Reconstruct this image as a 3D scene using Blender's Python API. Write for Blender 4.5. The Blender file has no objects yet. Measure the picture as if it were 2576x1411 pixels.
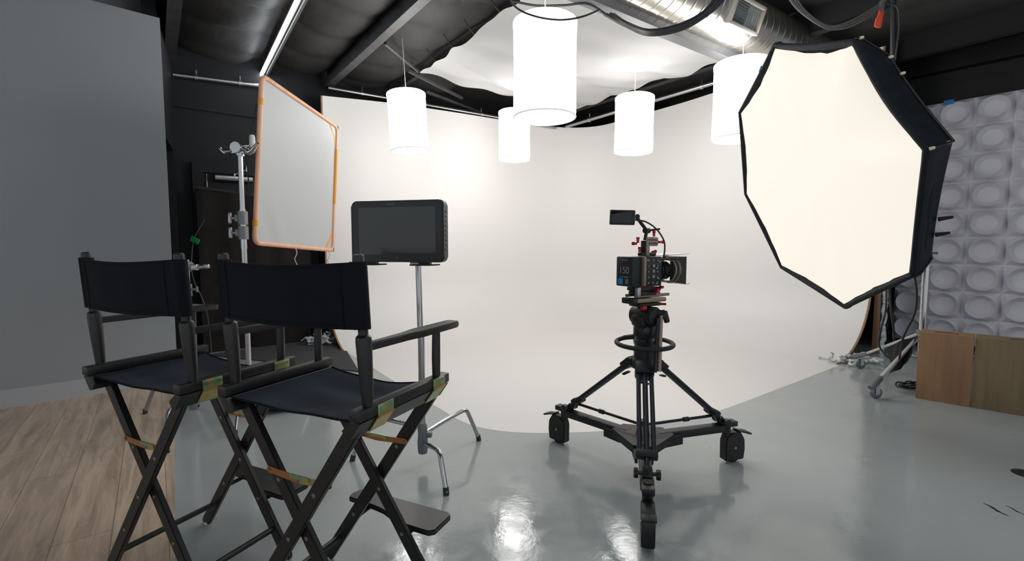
import bpy, bmesh, math, random
from mathutils import Vector as V, Matrix
random.seed(4)
PI = math.pi
sc = bpy.context.scene
COL = sc.collection

# ------------------------------------------------------------------ camera, world, exposure
FPX, PITCH, EYE = 1200.0, 0.0713, 1.166
cd = bpy.data.cameras.new('camera'); cam = bpy.data.objects.new('camera', cd); COL.objects.link(cam)
cam.location = (0, 0, EYE); cam.rotation_euler = (PI/2 - PITCH, 0, 0)
cd.sensor_width = 36; cd.lens = 36 * FPX / 2576; cd.clip_start = .02; cd.clip_end = 60
sc.camera = cam
w = bpy.data.worlds.new('studio'); sc.world = w; w.use_nodes = True
w.node_tree.nodes['Background'].inputs[0].default_value = (.88, .95, 1, 1)
w.node_tree.nodes['Background'].inputs[1].default_value = .42
sc.view_settings.view_transform = 'Standard'; sc.view_settings.look = 'None'
sc.view_settings.gamma = 1; sc.view_settings.use_curve_mapping = False
sc.view_settings.exposure = 0.68
PENDANT_POWER, SOFTBOX_POWER, STRIP_POWER = 6.7, .515, 13.0

# plan directions of the studio
DA = V((.80, .60, 0)); DB = V((-.60, .80, 0))

# ------------------------------------------------------------------ materials
MATS = {}
def mat(name, col, rough=.6, metal=0, noise=None, bump=None, coat=0, emit=None, spec=.5, trans=0):
    if name in MATS: return MATS[name]
    m = bpy.data.materials.new(name); m.use_nodes = True; nt = m.node_tree
    b = nt.nodes['Principled BSDF']
    b.inputs['Base Color'].default_value = (*col, 1); b.inputs['Roughness'].default_value = rough
    b.inputs['Metallic'].default_value = metal; b.inputs['Coat Weight'].default_value = coat
    b.inputs['Specular IOR Level'].default_value = spec
    if trans: b.inputs['Transmission Weight'].default_value = trans
    tc = nt.nodes.new('ShaderNodeTexCoord')
    if noise:                                    # (scale, second colour, stretch)
        n = nt.nodes.new('ShaderNodeTexNoise'); n.inputs['Scale'].default_value = noise[0]; n.inputs['Detail'].default_value = 5
        mp = nt.nodes.new('ShaderNodeMapping'); mp.inputs['Scale'].default_value = noise[2] if len(noise) > 2 else (1, 1, 1)
        nt.links.new(tc.outputs['Object'], mp.inputs[0]); nt.links.new(mp.outputs[0], n.inputs['Vector'])
        mx = nt.nodes.new('ShaderNodeMix'); mx.data_type = 'RGBA'
        mx.inputs[6].default_value = (*col, 1); mx.inputs[7].default_value = (*noise[1], 1)
        r = nt.nodes.new('ShaderNodeMapRange'); r.inputs[1].default_value = .35; r.inputs[2].default_value = .65
        nt.links.new(n.outputs[0], r.inputs[0]); nt.links.new(r.outputs[0], mx.inputs[0])
        nt.links.new(mx.outputs[2], b.inputs['Base Color'])
    if bump:                                     # (scale, strength, distance)
        n = nt.nodes.new('ShaderNodeTexNoise'); n.inputs['Scale'].default_value = bump[0]; n.inputs['Detail'].default_value = 4
        nt.links.new(tc.outputs['Object'], n.inputs['Vector'])
        bp = nt.nodes.new('ShaderNodeBump'); bp.inputs['Strength'].default_value = bump[1]; bp.inputs['Distance'].default_value = bump[2]
        nt.links.new(n.outputs[0], bp.inputs['Height']); nt.links.new(bp.outputs[0], b.inputs['Normal'])
    if emit:
        b.inputs['Emission Color'].default_value = (*emit[0], 1); b.inputs['Emission Strength'].default_value = emit[1]
    MATS[name] = m
    return m

M_cyc = mat('white_cyc_paint', (.83, .80, .77), .45, bump=(40, .04, .002))
M_blackwall = mat('black_wall_paint', (.010, .0105, .012), .5, noise=(2, (.014, .0145, .017)), bump=(60, .1, .002), spec=.25)
M_greywall = mat('grey_wall_paint', (.30, .315, .33), .75, bump=(90, .06, .001))
M_whitetrim = mat('white_trim_paint', (.42, .43, .45), .5)
M_blackwood = mat('black_stained_wood', (.011, .0105, .011), .38, noise=(9, (.016, .0145, .0145), (1, 6, 1)), bump=(60, .15, .001))
M_canvas = mat('black_canvas', (.0045, .0055, .009), .9, noise=(5, (.006, .0075, .012)), bump=(420, .5, .0008), spec=.25)
M_canvas2 = mat('navy_black_canvas', (.009, .0135, .024), .85, noise=(7, (.015, .021, .035)), bump=(420, .5, .0008), spec=.3)
M_brass = mat('zinc_yellow_brass', (.66, .43, .13), .33, .8, noise=(30, (.22, .46, .26)))
M_copper = mat('iridescent_copper', (.50, .17, .07), .38, .7, noise=(20, (.44, .23, .08)))
M_bolt = mat('bolt_nickel', (.33, .32, .29), .35, .9)
M_chrome = mat('chrome', (.50, .50, .51), .14, 1)
M_steel = mat('dull_steel', (.42, .42, .43), .35, 1)
M_castgrey = mat('grey_casting', (.20, .21, .22), .45, .6, bump=(120, .3, .001))
M_black = mat('black_plastic', (.006, .006, .007), .42)
M_blackmat = mat('matte_black_metal', (.011, .011, .013), .48, .2)
M_bluemetal = mat('blue_black_tube', (.022, .027, .036), .3, .5)
M_rubber = mat('black_rubber', (.012, .012, .012), .7)
M_red = mat('red_anodised', (.45, .02, .035), .35, .5)
M_tan = mat('tan_anodised', (.32, .25, .19), .4, .5)
M_green = mat('green_tape', (.01, .42, .10), .6)
M_blue = mat('blue_tape', (.02, .16, .45), .6)
M_redtape = mat('red_tape', (.62, .06, .02), .6)
M_cream = mat('cream_label', (.7, .66, .6), .6)
M_copperbead = mat('pale_bead', (.75, .62, .42), .4)
M_framewrap = mat('pale_pine_frame', (.72, .36, .22), .55, noise=(14, (.80, .46, .30), (1, 1, .2)))
M_orange = mat('orange_tape', (.80, .33, .03), .55)
M_bagblack = mat('black_nylon', (.007, .0085, .012), .6, noise=(12, (.011, .013, .018)), bump=(14, .5, .01), spec=.18)
M_darkcloth = mat('dark_brown_black_cloth', (.013, .0105, .0098), .8, noise=(3, (.018, .0145, .0135)), bump=(9, .5, .02), spec=.2)
M_cable = mat('black_cable', (.012, .012, .013), .45)
M_greycable = mat('grey_cable', (.09, .085, .08), .45)
M_plastic = mat('crumpled_clear_plastic', (.75, .77, .78), .25, noise=(30, (.4, .42, .44)))
M_ply = mat('birch_plywood', (.37, .20, .10), .6, noise=(3, (.29, .155, .078), (8, 8, .8)), bump=(70, .15, .001))
M_ply2 = mat('olive_plywood', (.265, .185, .10), .6, noise=(3, (.20, .14, .076), (8, 8, .8)), bump=(70, .15, .001))
M_plyedge = mat('raw_plywood_edge', (.30, .17, .09), .7)
M_carpet = mat('charcoal_carpet', (.045, .045, .047), .95, noise=(60, (.065, .065, .066)), bump=(200, .8, .004))
M_batts = mat('black_insulation_facing', (.030, .0285, .028), .62, noise=(5, (.040, .038, .036)), bump=(9, .25, .02))
M_joist = mat('dark_grey_steel', (.085, .085, .088), .5, .2, noise=(8, (.06, .06, .062)))
M_beam = mat('grey_primed_beam', (.13, .13, .14), .45, .2)
M_white_plate = mat('frosted_plate', (.7, .68, .66), .4)
M_screen = mat('dark_glass_screen', (.030, .031, .033), .14, coat=.3)
M_screen2 = mat('black_glass_screen', (.004, .005, .010), .1)
M_bezel = mat('satin_black_bezel', (.012, .014, .017), .3)
M_acoustic = mat('white_acoustic_foam', (.63, .615, .655), .6, bump=(70, .08, .002))

def emission(name, col, strength):
    m = bpy.data.materials.new(name); m.use_nodes = True; nt = m.node_tree; nt.nodes.clear()
    e = nt.nodes.new('ShaderNodeEmission'); o = nt.nodes.new('ShaderNodeOutputMaterial')
    e.inputs[0].default_value = (*col, 1); e.inputs[1].default_value = strength
    nt.links.new(e.outputs[0], o.inputs[0]); return m
M_lamp = emission('glowing_lamp_fabric', (1, .985, .96), PENDANT_POWER)
M_strip = emission('glowing_led_tube', (.86, .94, 1), STRIP_POWER)
M_soft = mat('glowing_cream_diffuser', (.25, .24, .22), .9, emit=((1, .925, .82), SOFTBOX_POWER), spec=.1)

def silk_material():
    m = bpy.data.materials.new('white_silk'); m.use_nodes = True; nt = m.node_tree; nt.nodes.clear()
    o = nt.nodes.new('ShaderNodeOutputMaterial'); d = nt.nodes.new('ShaderNodeBsdfDiffuse'); t = nt.nodes.new('ShaderNodeBsdfTranslucent')
    mx = nt.nodes.new('ShaderNodeMixShader'); mx.inputs[0].default_value = .3
    d.inputs[0].default_value = (.60, .595, .59, 1); t.inputs[0].default_value = (.7, .695, .69, 1)
    nt.links.new(d.outputs[0], mx.inputs[1]); nt.links.new(t.outputs[0], mx.inputs[2]); nt.links.new(mx.outputs[0], o.inputs[0])
    return m
M_silk = silk_material()
M_frost = mat('grey_frost_diffusion', (.47, .48, .49), .6, bump=(5, .12, .02))

def floor_material():
    m = bpy.data.materials.new('grey_gloss_epoxy'); m.use_nodes = True; nt = m.node_tree; b = nt.nodes['Principled BSDF']
    N = nt.nodes.new; L = nt.links.new
    tc = N('ShaderNodeTexCoord')
    n1 = N('ShaderNodeTexNoise'); n1.inputs['Scale'].default_value = .9; n1.inputs['Detail'].default_value = 4
    n2 = N('ShaderNodeTexNoise'); n2.inputs['Scale'].default_value = 9; n2.inputs['Detail'].default_value = 6
    L(tc.outputs['Object'], n1.inputs['Vector']); L(tc.outputs['Object'], n2.inputs['Vector'])
    mx = N('ShaderNodeMix'); mx.data_type = 'RGBA'; mx.inputs[6].default_value = (.345, .378, .378, 1); mx.inputs[7].default_value = (.41, .434, .426, 1)
    r = N('ShaderNodeMapRange'); r.inputs[1].default_value = .3; r.inputs[2].default_value = .7
    L(n1.outputs[0], r.inputs[0]); L(r.outputs[0], mx.inputs[0])
    # small dark chips in the paint
    v = N('ShaderNodeTexVoronoi'); v.inputs['Scale'].default_value = 2.3; v.feature = 'F1'
    L(tc.outputs['Object'], v.inputs['Vector'])
    lt = N('ShaderNodeMath'); lt.operation = 'LESS_THAN'; lt.inputs[1].default_value = .02; L(v.outputs['Distance'], lt.inputs[0])
    m2 = N('ShaderNodeMix'); m2.data_type = 'RGBA'; m2.inputs[7].default_value = (.10, .11, .11, 1)
    L(lt.outputs[0], m2.inputs[0]); L(mx.outputs[2], m2.inputs[6]); L(m2.outputs[2], b.inputs['Base Color'])
    # worn patches are rougher
    rr = N('ShaderNodeMapRange'); rr.inputs[1].default_value = .4; rr.inputs[2].default_value = .62; rr.inputs[3].default_value = .07; rr.inputs[4].default_value = .19
    L(n2.outputs[0], rr.inputs[0]); L(rr.outputs[0], b.inputs['Roughness'])
    b.inputs['Specular IOR Level'].default_value = .62
    n3 = N('ShaderNodeTexNoise'); n3.inputs['Scale'].default_value = 3.2; n3.inputs['Detail'].default_value = 7; n3.inputs['Roughness'].default_value = .62
    L(tc.outputs['Object'], n3.inputs['Vector'])
    bp = N('ShaderNodeBump'); bp.inputs['Strength'].default_value = .10; bp.inputs['Distance'].default_value = .03
    L(n3.outputs[0], bp.inputs['Height']); L(bp.outputs[0], b.inputs['Normal'])
    return m
def plank_material():
    m = bpy.data.materials.new('bleached_oak_planks'); m.use_nodes = True; nt = m.node_tree; b = nt.nodes['Principled BSDF']
    N = nt.nodes.new; L = nt.links.new
    tc = N('ShaderNodeTexCoord'); mp = N('ShaderNodeMapping'); mp.inputs['Rotation'].default_value = (0, 0, -math.atan2(.80, -.60))
    L(tc.outputs['Object'], mp.inputs[0])
    br = N('ShaderNodeTexBrick'); br.inputs['Scale'].default_value = 1; br.inputs['Brick Width'].default_value = 1.25; br.inputs['Row Height'].default_value = .185
    br.inputs['Mortar Size'].default_value = .0018; br.inputs['Color1'].default_value = (.64, .50, .385, 1); br.inputs['Color2'].default_value = (.52, .405, .325, 1)
    br.inputs['Mortar'].default_value = (.30, .225, .17, 1); br.offset = .37
    L(mp.outputs[0], br.inputs[0])
    st = N('ShaderNodeMapping'); st.inputs['Scale'].default_value = (.8, 8, 1); L(mp.outputs[0], st.inputs[0])
    n = N('ShaderNodeTexNoise'); n.inputs['Scale'].default_value = 2.2; n.inputs['Detail'].default_value = 8; n.inputs['Roughness'].default_value = .68; n.inputs['Distortion'].default_value = .5
    L(st.outputs[0], n.inputs['Vector'])
    cr = N('ShaderNodeValToRGB'); cr.color_ramp.elements[0].position = .33; cr.color_ramp.elements[0].color = (.60, .56, .53, 1)
    cr.color_ramp.elements[1].position = .60; cr.color_ramp.elements[1].color = (1.12, 1.1, 1.06, 1)
    L(n.outputs[0], cr.inputs[0])
    mu = N('ShaderNodeMix'); mu.data_type = 'RGBA'; mu.blend_type = 'MULTIPLY'; mu.inputs[0].default_value = 1
    L(br.outputs[0], mu.inputs[6]); L(cr.outputs[0], mu.inputs[7]); L(mu.outputs[2], b.inputs['Base Color'])
    b.inputs['Roughness'].default_value = .42
    return m
def block_material():
    m = bpy.data.materials.new('black_painted_block'); m.use_nodes = True; nt = m.node_tree; b = nt.nodes['Principled BSDF']
    N = nt.nodes.new; L = nt.links.new
    uv = N('ShaderNodeUVMap'); br = N('ShaderNodeTexBrick'); br.inputs['Scale'].default_value = 1; br.inputs['Brick Width'].default_value = .4; br.inputs['Row Height'].default_value = .2
    br.inputs['Mortar Size'].default_value = .012; br.inputs['Color1'].default_value = br.inputs['Color2'].default_value = (1, 1, 1, 1); br.inputs['Mortar'].default_value = (0, 0, 0, 1)
    L(uv.outputs[0], br.inputs[0]); bp = N('ShaderNodeBump'); bp.inputs['Strength'].default_value = .7; bp.inputs['Distance'].default_value = .012
    L(br.outputs[0], bp.inputs['Height']); L(bp.outputs[0], b.inputs['Normal'])
    b.inputs['Base Color'].default_value = (.012, .0115, .011, 1); b.inputs['Roughness'].default_value = .6; b.inputs['Specular IOR Level'].default_value = .3
    return m
def duct_material():
    m = mat('galvanised_spiral_duct', (.66, .64, .57), .30, 1, noise=(3, (.58, .57, .52)))
    return m

# ------------------------------------------------------------------ mesh building
class MB:
    def __init__(s): s.bm = bmesh.new(); s.uv = None
    def add(s, vs, fs):
        bv = [s.bm.verts.new(v) for v in vs]
        for f in fs:
            try: s.bm.faces.new([bv[i] for i in f])
            except ValueError: pass
        return s
    def box(s, c, size, rot=None, bev=0, seg=2):
        t = bmesh.new(); bmesh.ops.create_cube(t, size=1)
        for v in t.verts: v.co = V((v.co.x*size[0], v.co.y*size[1], v.co.z*size[2]))
        if bev: bmesh.ops.bevel(t, geom=t.edges[:], offset=min(bev, min(size)*.49), segments=seg, affect='EDGES', profile=.5)
        M = Matrix.Translation(V(c)) @ (rot.to_4x4() if rot else Matrix())
        t.transform(M); s._merge(t); return s
    def _merge(s, t):
        me = bpy.data.meshes.new('t'); t.to_mesh(me); t.free(); s.bm.from_mesh(me); bpy.data.meshes.remove(me)
    def bar(s, p0, p1, wid, thk, up=(0, 0, 1), bev=0, ext=0):
        """rectangular bar p0->p1; wid across (perp. to up), thk along up"""
        p0, p1 = V(p0), V(p1); d = (p1-p0); l = d.length; d.normalize()
        u = V(up); x = d.cross(u)
        if x.length < 1e-4: x = d.cross(V((1, 0, 0)))
        x.normalize(); u = x.cross(d)
        R = Matrix((x, d, u)).transposed()
        return s.box((p0+p1)/2, (wid, l+2*ext, thk), R, bev)
    def cyl(s, p0, p1, r0, r1=None, n=20, caps=True):
        return s.tube([p0, p1], [r0, r0 if r1 is None else r1], n, caps)
    def tube(s, pts, r, n=12, caps=True, closed=False):
        pts = [V(p) for p in pts]; k = len(pts)
        rs = r if isinstance(r, (list, tuple)) else [r]*k
        rings = []; pu = None
        for i, p in enumerate(pts):
            a = pts[(i-1) % k] if (closed or i > 0) else p; b = pts[(i+1) % k] if (closed or i < k-1) else p
            d = (b-a)
            if d.length < 1e-9: d = V((0, 0, 1))
            d.normalize()
            if pu is None:
                pu = V((0, 0, 1)) if abs(d.z) < .9 else V((1, 0, 0))
            x = d.cross(pu)
            if x.length < 1e-5: x = d.cross(V((1, 0, 0)))
            x.normalize(); u = x.cross(d).normalized(); pu = u
            rings.append([s.bm.verts.new(p + rs[i]*(math.cos(2*PI*j/n)*x + math.sin(2*PI*j/n)*u)) for j in range(n)])
        for i in range(k if closed else k-1):
            A, B = rings[i], rings[(i+1) % k]
            for j in range(n):
                s.bm.faces.new((A[j], A[(j+1) % n], B[(j+1) % n], B[j]))
        if caps and not closed:
            s.bm.faces.new(rings[0][::-1]); s.bm.faces.new(rings[-1])
        return s
    def lathe(s, c, prof, n=28, axis=(0, 0, 1)):
        """prof: (radius, height) along axis from c"""
        ax = V(axis).normalized(); c = V(c)
        return s.tube([c + ax*(h + 1e-5*i) for i, (r, h) in enumerate(prof)], [max(r, 1e-4) for r, h in prof], n) if all(True for _ in prof) else s
    def spin(s, c, prof, n=28, axis=(0, 0, 1), closed=False):
        ax = V(axis).normalized(); x = ax.cross(V((0, 0, 1)))
        if x.length < .01: x = V((1, 0, 0))
        x.normalize(); y = ax.cross(x); c = V(c)
        R = [[s.bm.verts.new(c + ax*h + r*(math.cos(2*PI*j/n)*x + math.sin(2*PI*j/n)*y)) for j in range(n)] for r, h in prof]
        m = len(R)
        for i in range(m if closed else m-1):
            A, B = R[i], R[(i+1) % m]
            for j in range(n): s.bm.faces.new((A[j], A[(j+1) % n], B[(j+1) % n], B[j]))
        if not closed:
            if prof[0][0] > 1e-4: s.bm.faces.new(R[0][::-1])
            if prof[-1][0] > 1e-4: s.bm.faces.new(R[-1])
        return s
    def prism(s, outline, z0, z1, M=None):
        n = len(outline)
        vs = [V((x, y, z0)) for x, y in outline] + [V((x, y, z1)) for x, y in outline]
        if M: vs = [M @ v for v in vs]
        s.add(vs, [tuple(range(n))[::-1], tuple(range(n, 2*n))] + [(i, (i+1) % n, n+(i+1) % n, n+i) for i in range(n)])
        return s
    def grid(s, fn, nu, nv, thick=0, nrm=None):
        g = [[V(fn(i/nu, j/nv)) for j in range(nv+1)] for i in range(nu+1)]
        def lay(g, flip):
            b = [[s.bm.verts.new(p) for p in row] for row in g]
            for i in range(nu):
                for j in range(nv):
                    f = (b[i][j], b[i+1][j], b[i+1][j+1], b[i][j+1]); s.bm.faces.new(f[::-1] if flip else f)
            return b
        a = lay(g, False)
        if thick:
            o = V(nrm)*thick; b = lay([[p+o for p in row] for row in g], True)
            def edge(l1, l2):
                for k in range(len(l1)-1): s.bm.faces.new((l1[k], l2[k], l2[k+1], l1[k+1]))
            edge(a[0], b[0]); edge(a[-1], b[-1]); edge([r[0] for r in a], [r[0] for r in b]); edge([r[-1] for r in a], [r[-1] for r in b])
        return s
    def build(s, name, m, parent=None, smooth=34, label=None, loc=None):
        bmesh.ops.recalc_face_normals(s.bm, faces=s.bm.faces[:])
        for f in s.bm.faces: f.smooth = True
        ang = math.radians(smooth)
        for e in s.bm.edges:
            if len(e.link_faces) == 2: e.smooth = e.calc_face_angle(0) < ang
        me = bpy.data.meshes.new(name); s.bm.to_mesh(me); s.bm.free()
        o = bpy.data.objects.new(name, me); COL.objects.link(o); me.materials.append(m)
        if parent: o.parent = parent
        if loc: o.location = loc
        if label: o['label'] = label
        return o

def thing(name, label, cat, loc=(0, 0, 0), rz=0, group=None):
    o = bpy.data.objects.new(name, None); COL.objects.link(o); o.empty_display_size = .1
    o.location = loc; o.rotation_euler = (0, 0, rz); o['label'] = label; o['category'] = cat
    if group: o['group'] = group
    return o
def tag(o, label, cat, group=None):
    o['label'] = label; o['category'] = cat
    if group: o['group'] = group
    return o
def struct(o, label=None, cat=None):
    o['kind'] = 'structure'
    if label: o['label'] = label
    if cat: o['category'] = cat
    return o
def copy_tree(o, parent=None):
    c = o.copy(); COL.objects.link(c)
    if parent: c.parent = parent
    for ch in [x for x in o.children]: copy_tree(ch, c)
    return c
def bez(pts, n=10):
    """smooth curve through points (Catmull-Rom)"""
    P = [V(p) for p in pts]; P = [2*P[0]-P[1]] + P + [2*P[-1]-P[-2]]; out = []
    for i in range(1, len(P)-2):
        for k in range(n):
            t = k/n; a, b, c, d = P[i-1], P[i], P[i+1], P[i+2]
            out.append(.5*((2*b) + (c-a)*t + (2*a-5*b+4*c-d)*t*t + (3*b-a-3*c+d)*t**3))
    out.append(P[-2]); return out
def text_obj(body, size, m, parent, M, name='lettering', ext=.0003):
    cu = bpy.data.curves.new('t', 'FONT'); cu.body = body; cu.size = size; cu.extrude = ext; cu.align_x = 'CENTER'; cu.align_y = 'CENTER'
    t = bpy.data.objects.new('t', cu); COL.objects.link(t)
    dg = bpy.context.evaluated_depsgraph_get(); me = bpy.data.meshes.new_from_object(t.evaluated_get(dg))
    bpy.data.objects.remove(t); me.name = name; me.materials.clear(); me.materials.append(m)
    o = bpy.data.objects.new(name, me); COL.objects.link(o); me.transform(M)
    if parent: o.parent = parent
    return o

# ================================================================== THE ROOM
EDGE0 = V((-1.25, 1.69, 0)); EDGED = V((-.576, .817, 0))        # wood / epoxy boundary
def P2(v): return (v[0], v[1])
e_far = EDGE0 + EDGED*3.05; e_near = EDGE0 - EDGED*3.2
b = MB(); b.prism([P2(e_near), (9.5, -.92), (9.5, 4), (2.2, 10.2), (-4.6, 6.6), P2(e_far + EDGED*1.6)], -.08, 0)
struct(b.build('floor', floor_material()), 'glossy light grey painted floor of the studio', 'floor')
b = MB(); b.prism([P2(e_near), P2(e_far + EDGED*1.6), (-5.6, 5.8), (-6.5, -.92)], -.08, 0)
struct(b.build('floor', plank_material()), 'bleached wood plank floor by the grey wall', 'floor')

# grey wall on the left with its white baseboard
W0, W1 = V((-5.2, 1.96, 0)), V((-2.90, 4.07, 0))
wd = (W1-W0).normalized(); wn = V((-wd.y, wd.x, 0))
def slab(p0, p1, z0, z1, t, m, name):
    d = (p1-p0).normalized(); n = V((-d.y, d.x, 0))*t
    bb = MB(); bb.prism([P2(p0), P2(p1), P2(p1+n), P2(p0+n)], z0, z1); return bb.build(name, m)
struct(slab(W0, W1, 0, 3.04, .10, M_greywall, 'wall_left'), 'smooth mid grey partition wall', 'wall')
struct(slab(W0-wn*.012, W1-wn*.012, 0, .135, .012, M_whitetrim, 'baseboard_left'), 'pale baseboard along the grey wall', 'baseboard')
# dark side wall from the end of the grey wall to the back wall, with a door opening
BW0 = V((-3.68, 5.19, 0))
S0 = W1 + wn*.101 + wd*(-.03); S1 = BW0 + V((.035, .03, 0))
sd = (S1-S0).normalized(); sn = V((-sd.y, sd.x, 0)); SL = (S1-S0).length
o_ = MB()
def sp(t, z, off=0): return S0 + sd*t + sn*off + V((0, 0, z))
def sbox(bb, t0, t1, z0, z1, o0=-.02, o1=.08):
    a = [sp(t0, 0, o0), sp(t1, 0, o0), sp(t1, 0, o1), sp(t0, 0, o1)]; bb.prism([P2(v) for v in a], z0, z1)
sbox(o_, 0, .18, 0, 3.3); sbox(o_, .18, .98, 2.15, 3.3); sbox(o_, .98, SL, 0, 3.3)
struct(o_.build('wall_side', M_blackwall), 'narrow black side wall with a doorway', 'wall')
o_ = MB(); sbox(o_, .18, .98, 0, 2.15, .03, .07)
struct(o_.build('door_1', M_black), 'dark door in the side wall', 'door')

# black back wall
BW1 = V((1.76, 9.27, 0))
struct(slab(BW0 - DA*.3, BW1 + DA*.2, 0, 3.42, .12, M_blackwall, 'wall_back'), 'black painted wall behind the cyclorama', 'wall')
bn = -DB                       # towards the room
def onback(t, z, off=0): return BW0 + DA*t + bn*off + V((0, 0, z))
def bbox(bb, t0, t1, z0, z1, off0, off1, bev=0):
    a = [onback(t0, 0, off0), onback(t1, 0, off0), onback(t1, 0, off1), onback(t0, 0, off1)]; bb.prism([P2(v) for v in a], z0, z1)
b = MB(); bbox(b, .0, 1.5, 2.66, 2.69, 0, .025); struct(b.build('trim_1', M_blackwall), 'thin ledge on the black wall', 'trim')
# door with frame and closer in the black wall, half covered by cloth
d2 = thing('door_2', 'black door with a frame and a grey closer behind the black cloth', 'door', (0, 0, 0)); d2['kind'] = 'structure'
b = MB(); bbox(b, .30, 1.22, .0, 1.98, .012, .03); b.build('door_panel', M_blackwall, d2)
b = MB(); bbox(b, .20, .30, 0, 2.09, .006, .075); bbox(b, 1.22, 1.32, 0, 2.09, .006, .075); bbox(b, .30, 1.22, 1.98, 2.09, .006, .075); b.build('door_frame', M_blackwall, d2)
b = MB(); b.tube([onback(.40, 1.93, .08), onback(.41, 1.93, .08), onback(.78, 1.93, .08), onback(.79, 1.93, .08)], [.022, .035, .035, .022], 16)
b.box(onback(.60, 1.93, .05), (.05, .05, .05)); b.build('door_closer', M_steel, d2, label='grey tubular closer')
b = MB(); b.bar(onback(.60, 1.975, .08), onback(.72, 2.04, .10), .02, .01); b.cyl(onback(.60, 1.955, .08), onback(.60, 1.99, .08), .012); b.cyl(onback(.72, 2.02, .10), onback(.72, 2.09, .10), .01)
b.build('closer_arm', M_steel, d2)
b = MB(); b.cyl(onback(.335, 1.965, .04), onback(.335, 1.78, .04), .005, n=8); b.build('closer_rod', M_steel, d2)

# carpet and the black cloth hanging in front of the back wall
b = MB(); c0 = onback(.25, 0, .42); c1 = onback(1.55, 0, .36)
b.prism([(-3.27, 5.05), (-1.42, 4.36), (-2.02, 5.62), (-2.55, 5.82)], .001, .010)
tag(b.build('carpet', M_carpet), 'charcoal ribbed mat on the floor before the black cloth', 'carpet')
def cloth(u, v):
    t = .22 + 1.16*u; z = 1.80 - 1.79*v - .09*u + .03*math.sin(u*PI)*-1
    return onback(t + .04*v*math.sin(5*u), z, .16 + .016*math.sin(u*9 + 2*v)*(.3+v) + .008*math.sin(u*26+v*3) + .06*v)
b = MB(); b.grid(cloth, 60, 14, .006, bn); tag(b.build('black_cloth', M_darkcloth), 'black cloth hanging over the dark door', 'cloth')
def cloth2(u, v):
    t = 1.36 + .24*u; z = 1.70 - 1.69*v
    return onback(t, z, .14 + .02*math.sin(u*19)*(.4+v))
b = MB(); b.grid(cloth2, 24, 8, .006, bn); tag(b.build('black_cloth', M_bagblack), 'narrow folded black cloth between the wide black cloth and the white wall', 'cloth')
b = MB(); b.bar(onback(.22, 1.80, .17), onback(1.40, 1.71, .17), .03, .03); tag(b.build('cloth_batten', M_blackmat), 'black batten holding the top of the wide black cloth', 'batten')

# right hand block wall
R0 = V((4.73, 5.80, 0)); rd = V((.65, -.76, 0)); rn = V((.76, .65, 0))
bb = MB(); q0 = R0 - rd*4.57; q1 = R0 + rd*4.2
bb.add([q0, q1, q1+V((0, 0, 3.6)), q0+V((0, 0, 3.6)), q0+rn*.15, q1+rn*.15, q1+rn*.15+V((0, 0, 3.6)), q0+rn*.15+V((0, 0, 3.6))],
       [(0, 1, 2, 3), (4, 7, 6, 5), (0, 3, 7, 4), (1, 5, 6, 2), (3, 2, 6, 7), (0, 4, 5, 1)])
wr = bb.build('wall_right', block_material()); uvl = wr.data.uv_layers.new(name='UVMap')
for lp in wr.data.loops:
    co = wr.data.vertices[lp.vertex_index].co; uvl.data[lp.index].uv = ((co-q0).dot(rd), co.z)
struct(wr, 'black painted block wall', 'wall')
bb = MB(); bb.prism([P2(R0 - rd*1.5 - rn*.13), P2(R0 + rd*4 - rn*.13), P2(R0 + rd*4 - rn*.01), P2(R0 - rd*1.5 - rn*.01)], 3.13, 3.33)
struct(bb.build('trim_2', mat('black_steel_ledger', (.011, .011, .012), .55, spec=.2)), 'black steel ledger along the block wall', 'trim')

# ------------------------------------------------------------------ white acoustic panels on the right wall
CELL = .30
PW0 = V((4.64, 5.72, 0)); NC, NR = 10, 9
zt = 2.765; pn = -rn; NA = 40
bb = MB()
# (radius share, height): shallow dish with a crisp rim, then slopes falling to the grooves between cells
dish = [(.0, .006), (.40, .010), (.66, .022), (.84, .044), (.94, .062), (1.0, .074)]
outer = [(.06, .071), (.38, .045), (.72, .017), (.90, .004), (1.0, .0)]
for ci in range(NC):
    for cj in range(NR):
        c = PW0 + rd*((ci+.5)*CELL - .02) + V((0, 0, zt - (cj+.5)*CELL)) + pn*.03
        def pt(x, y, h): return c + rd*x + V((0, 0, y)) + pn*h
        rings = []; RD = .410*CELL
        for q, h in dish[1:]:
            rings.append([bb.bm.verts.new(pt(RD*q*math.cos(2*PI*k/NA), RD*q*math.sin(2*PI*k/NA), h)) for k in range(NA)])
        for q, h in outer:
            row = []
            for k in range(NA):
                ca, sa = math.cos(2*PI*k/NA), math.sin(2*PI*k/NA); m = max(abs(ca), abs(sa)); ex, ey = ca/m*CELL/2, sa/m*CELL/2
                x, y = RD*ca*(1-q) + ex*q, RD*sa*(1-q) + ey*q
                row.append(bb.bm.verts.new(pt(x, y, h)))
            rings.append(row)
        cv = bb.bm.verts.new(pt(0, 0, dish[0][1]))
        for k in range(NA): bb.bm.faces.new((cv, rings[0][k], rings[0][(k+1) % NA]))
        for i in range(len(rings)-1):
            for k in range(NA): bb.bm.faces.new((rings[i][k], rings[i+1][k], rings[i+1][(k+1) % NA], rings[i][(k+1) % NA]))
bmesh.ops.remove_doubles(bb.bm, verts=bb.bm.verts[:], dist=.0004)
pa = PW0 - rd*.02; pb_ = pa + rd*CELL*NC
bb.prism([P2(pa), P2(pb_), P2(pb_+pn*.0295), P2(pa+pn*.0295)], zt-NR*CELL, zt)
tag(bb.build('acoustic_panel', M_acoustic, smooth=24), 'white sound panelling moulded with rows of round dishes on the right wall', 'wall panel')
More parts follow.
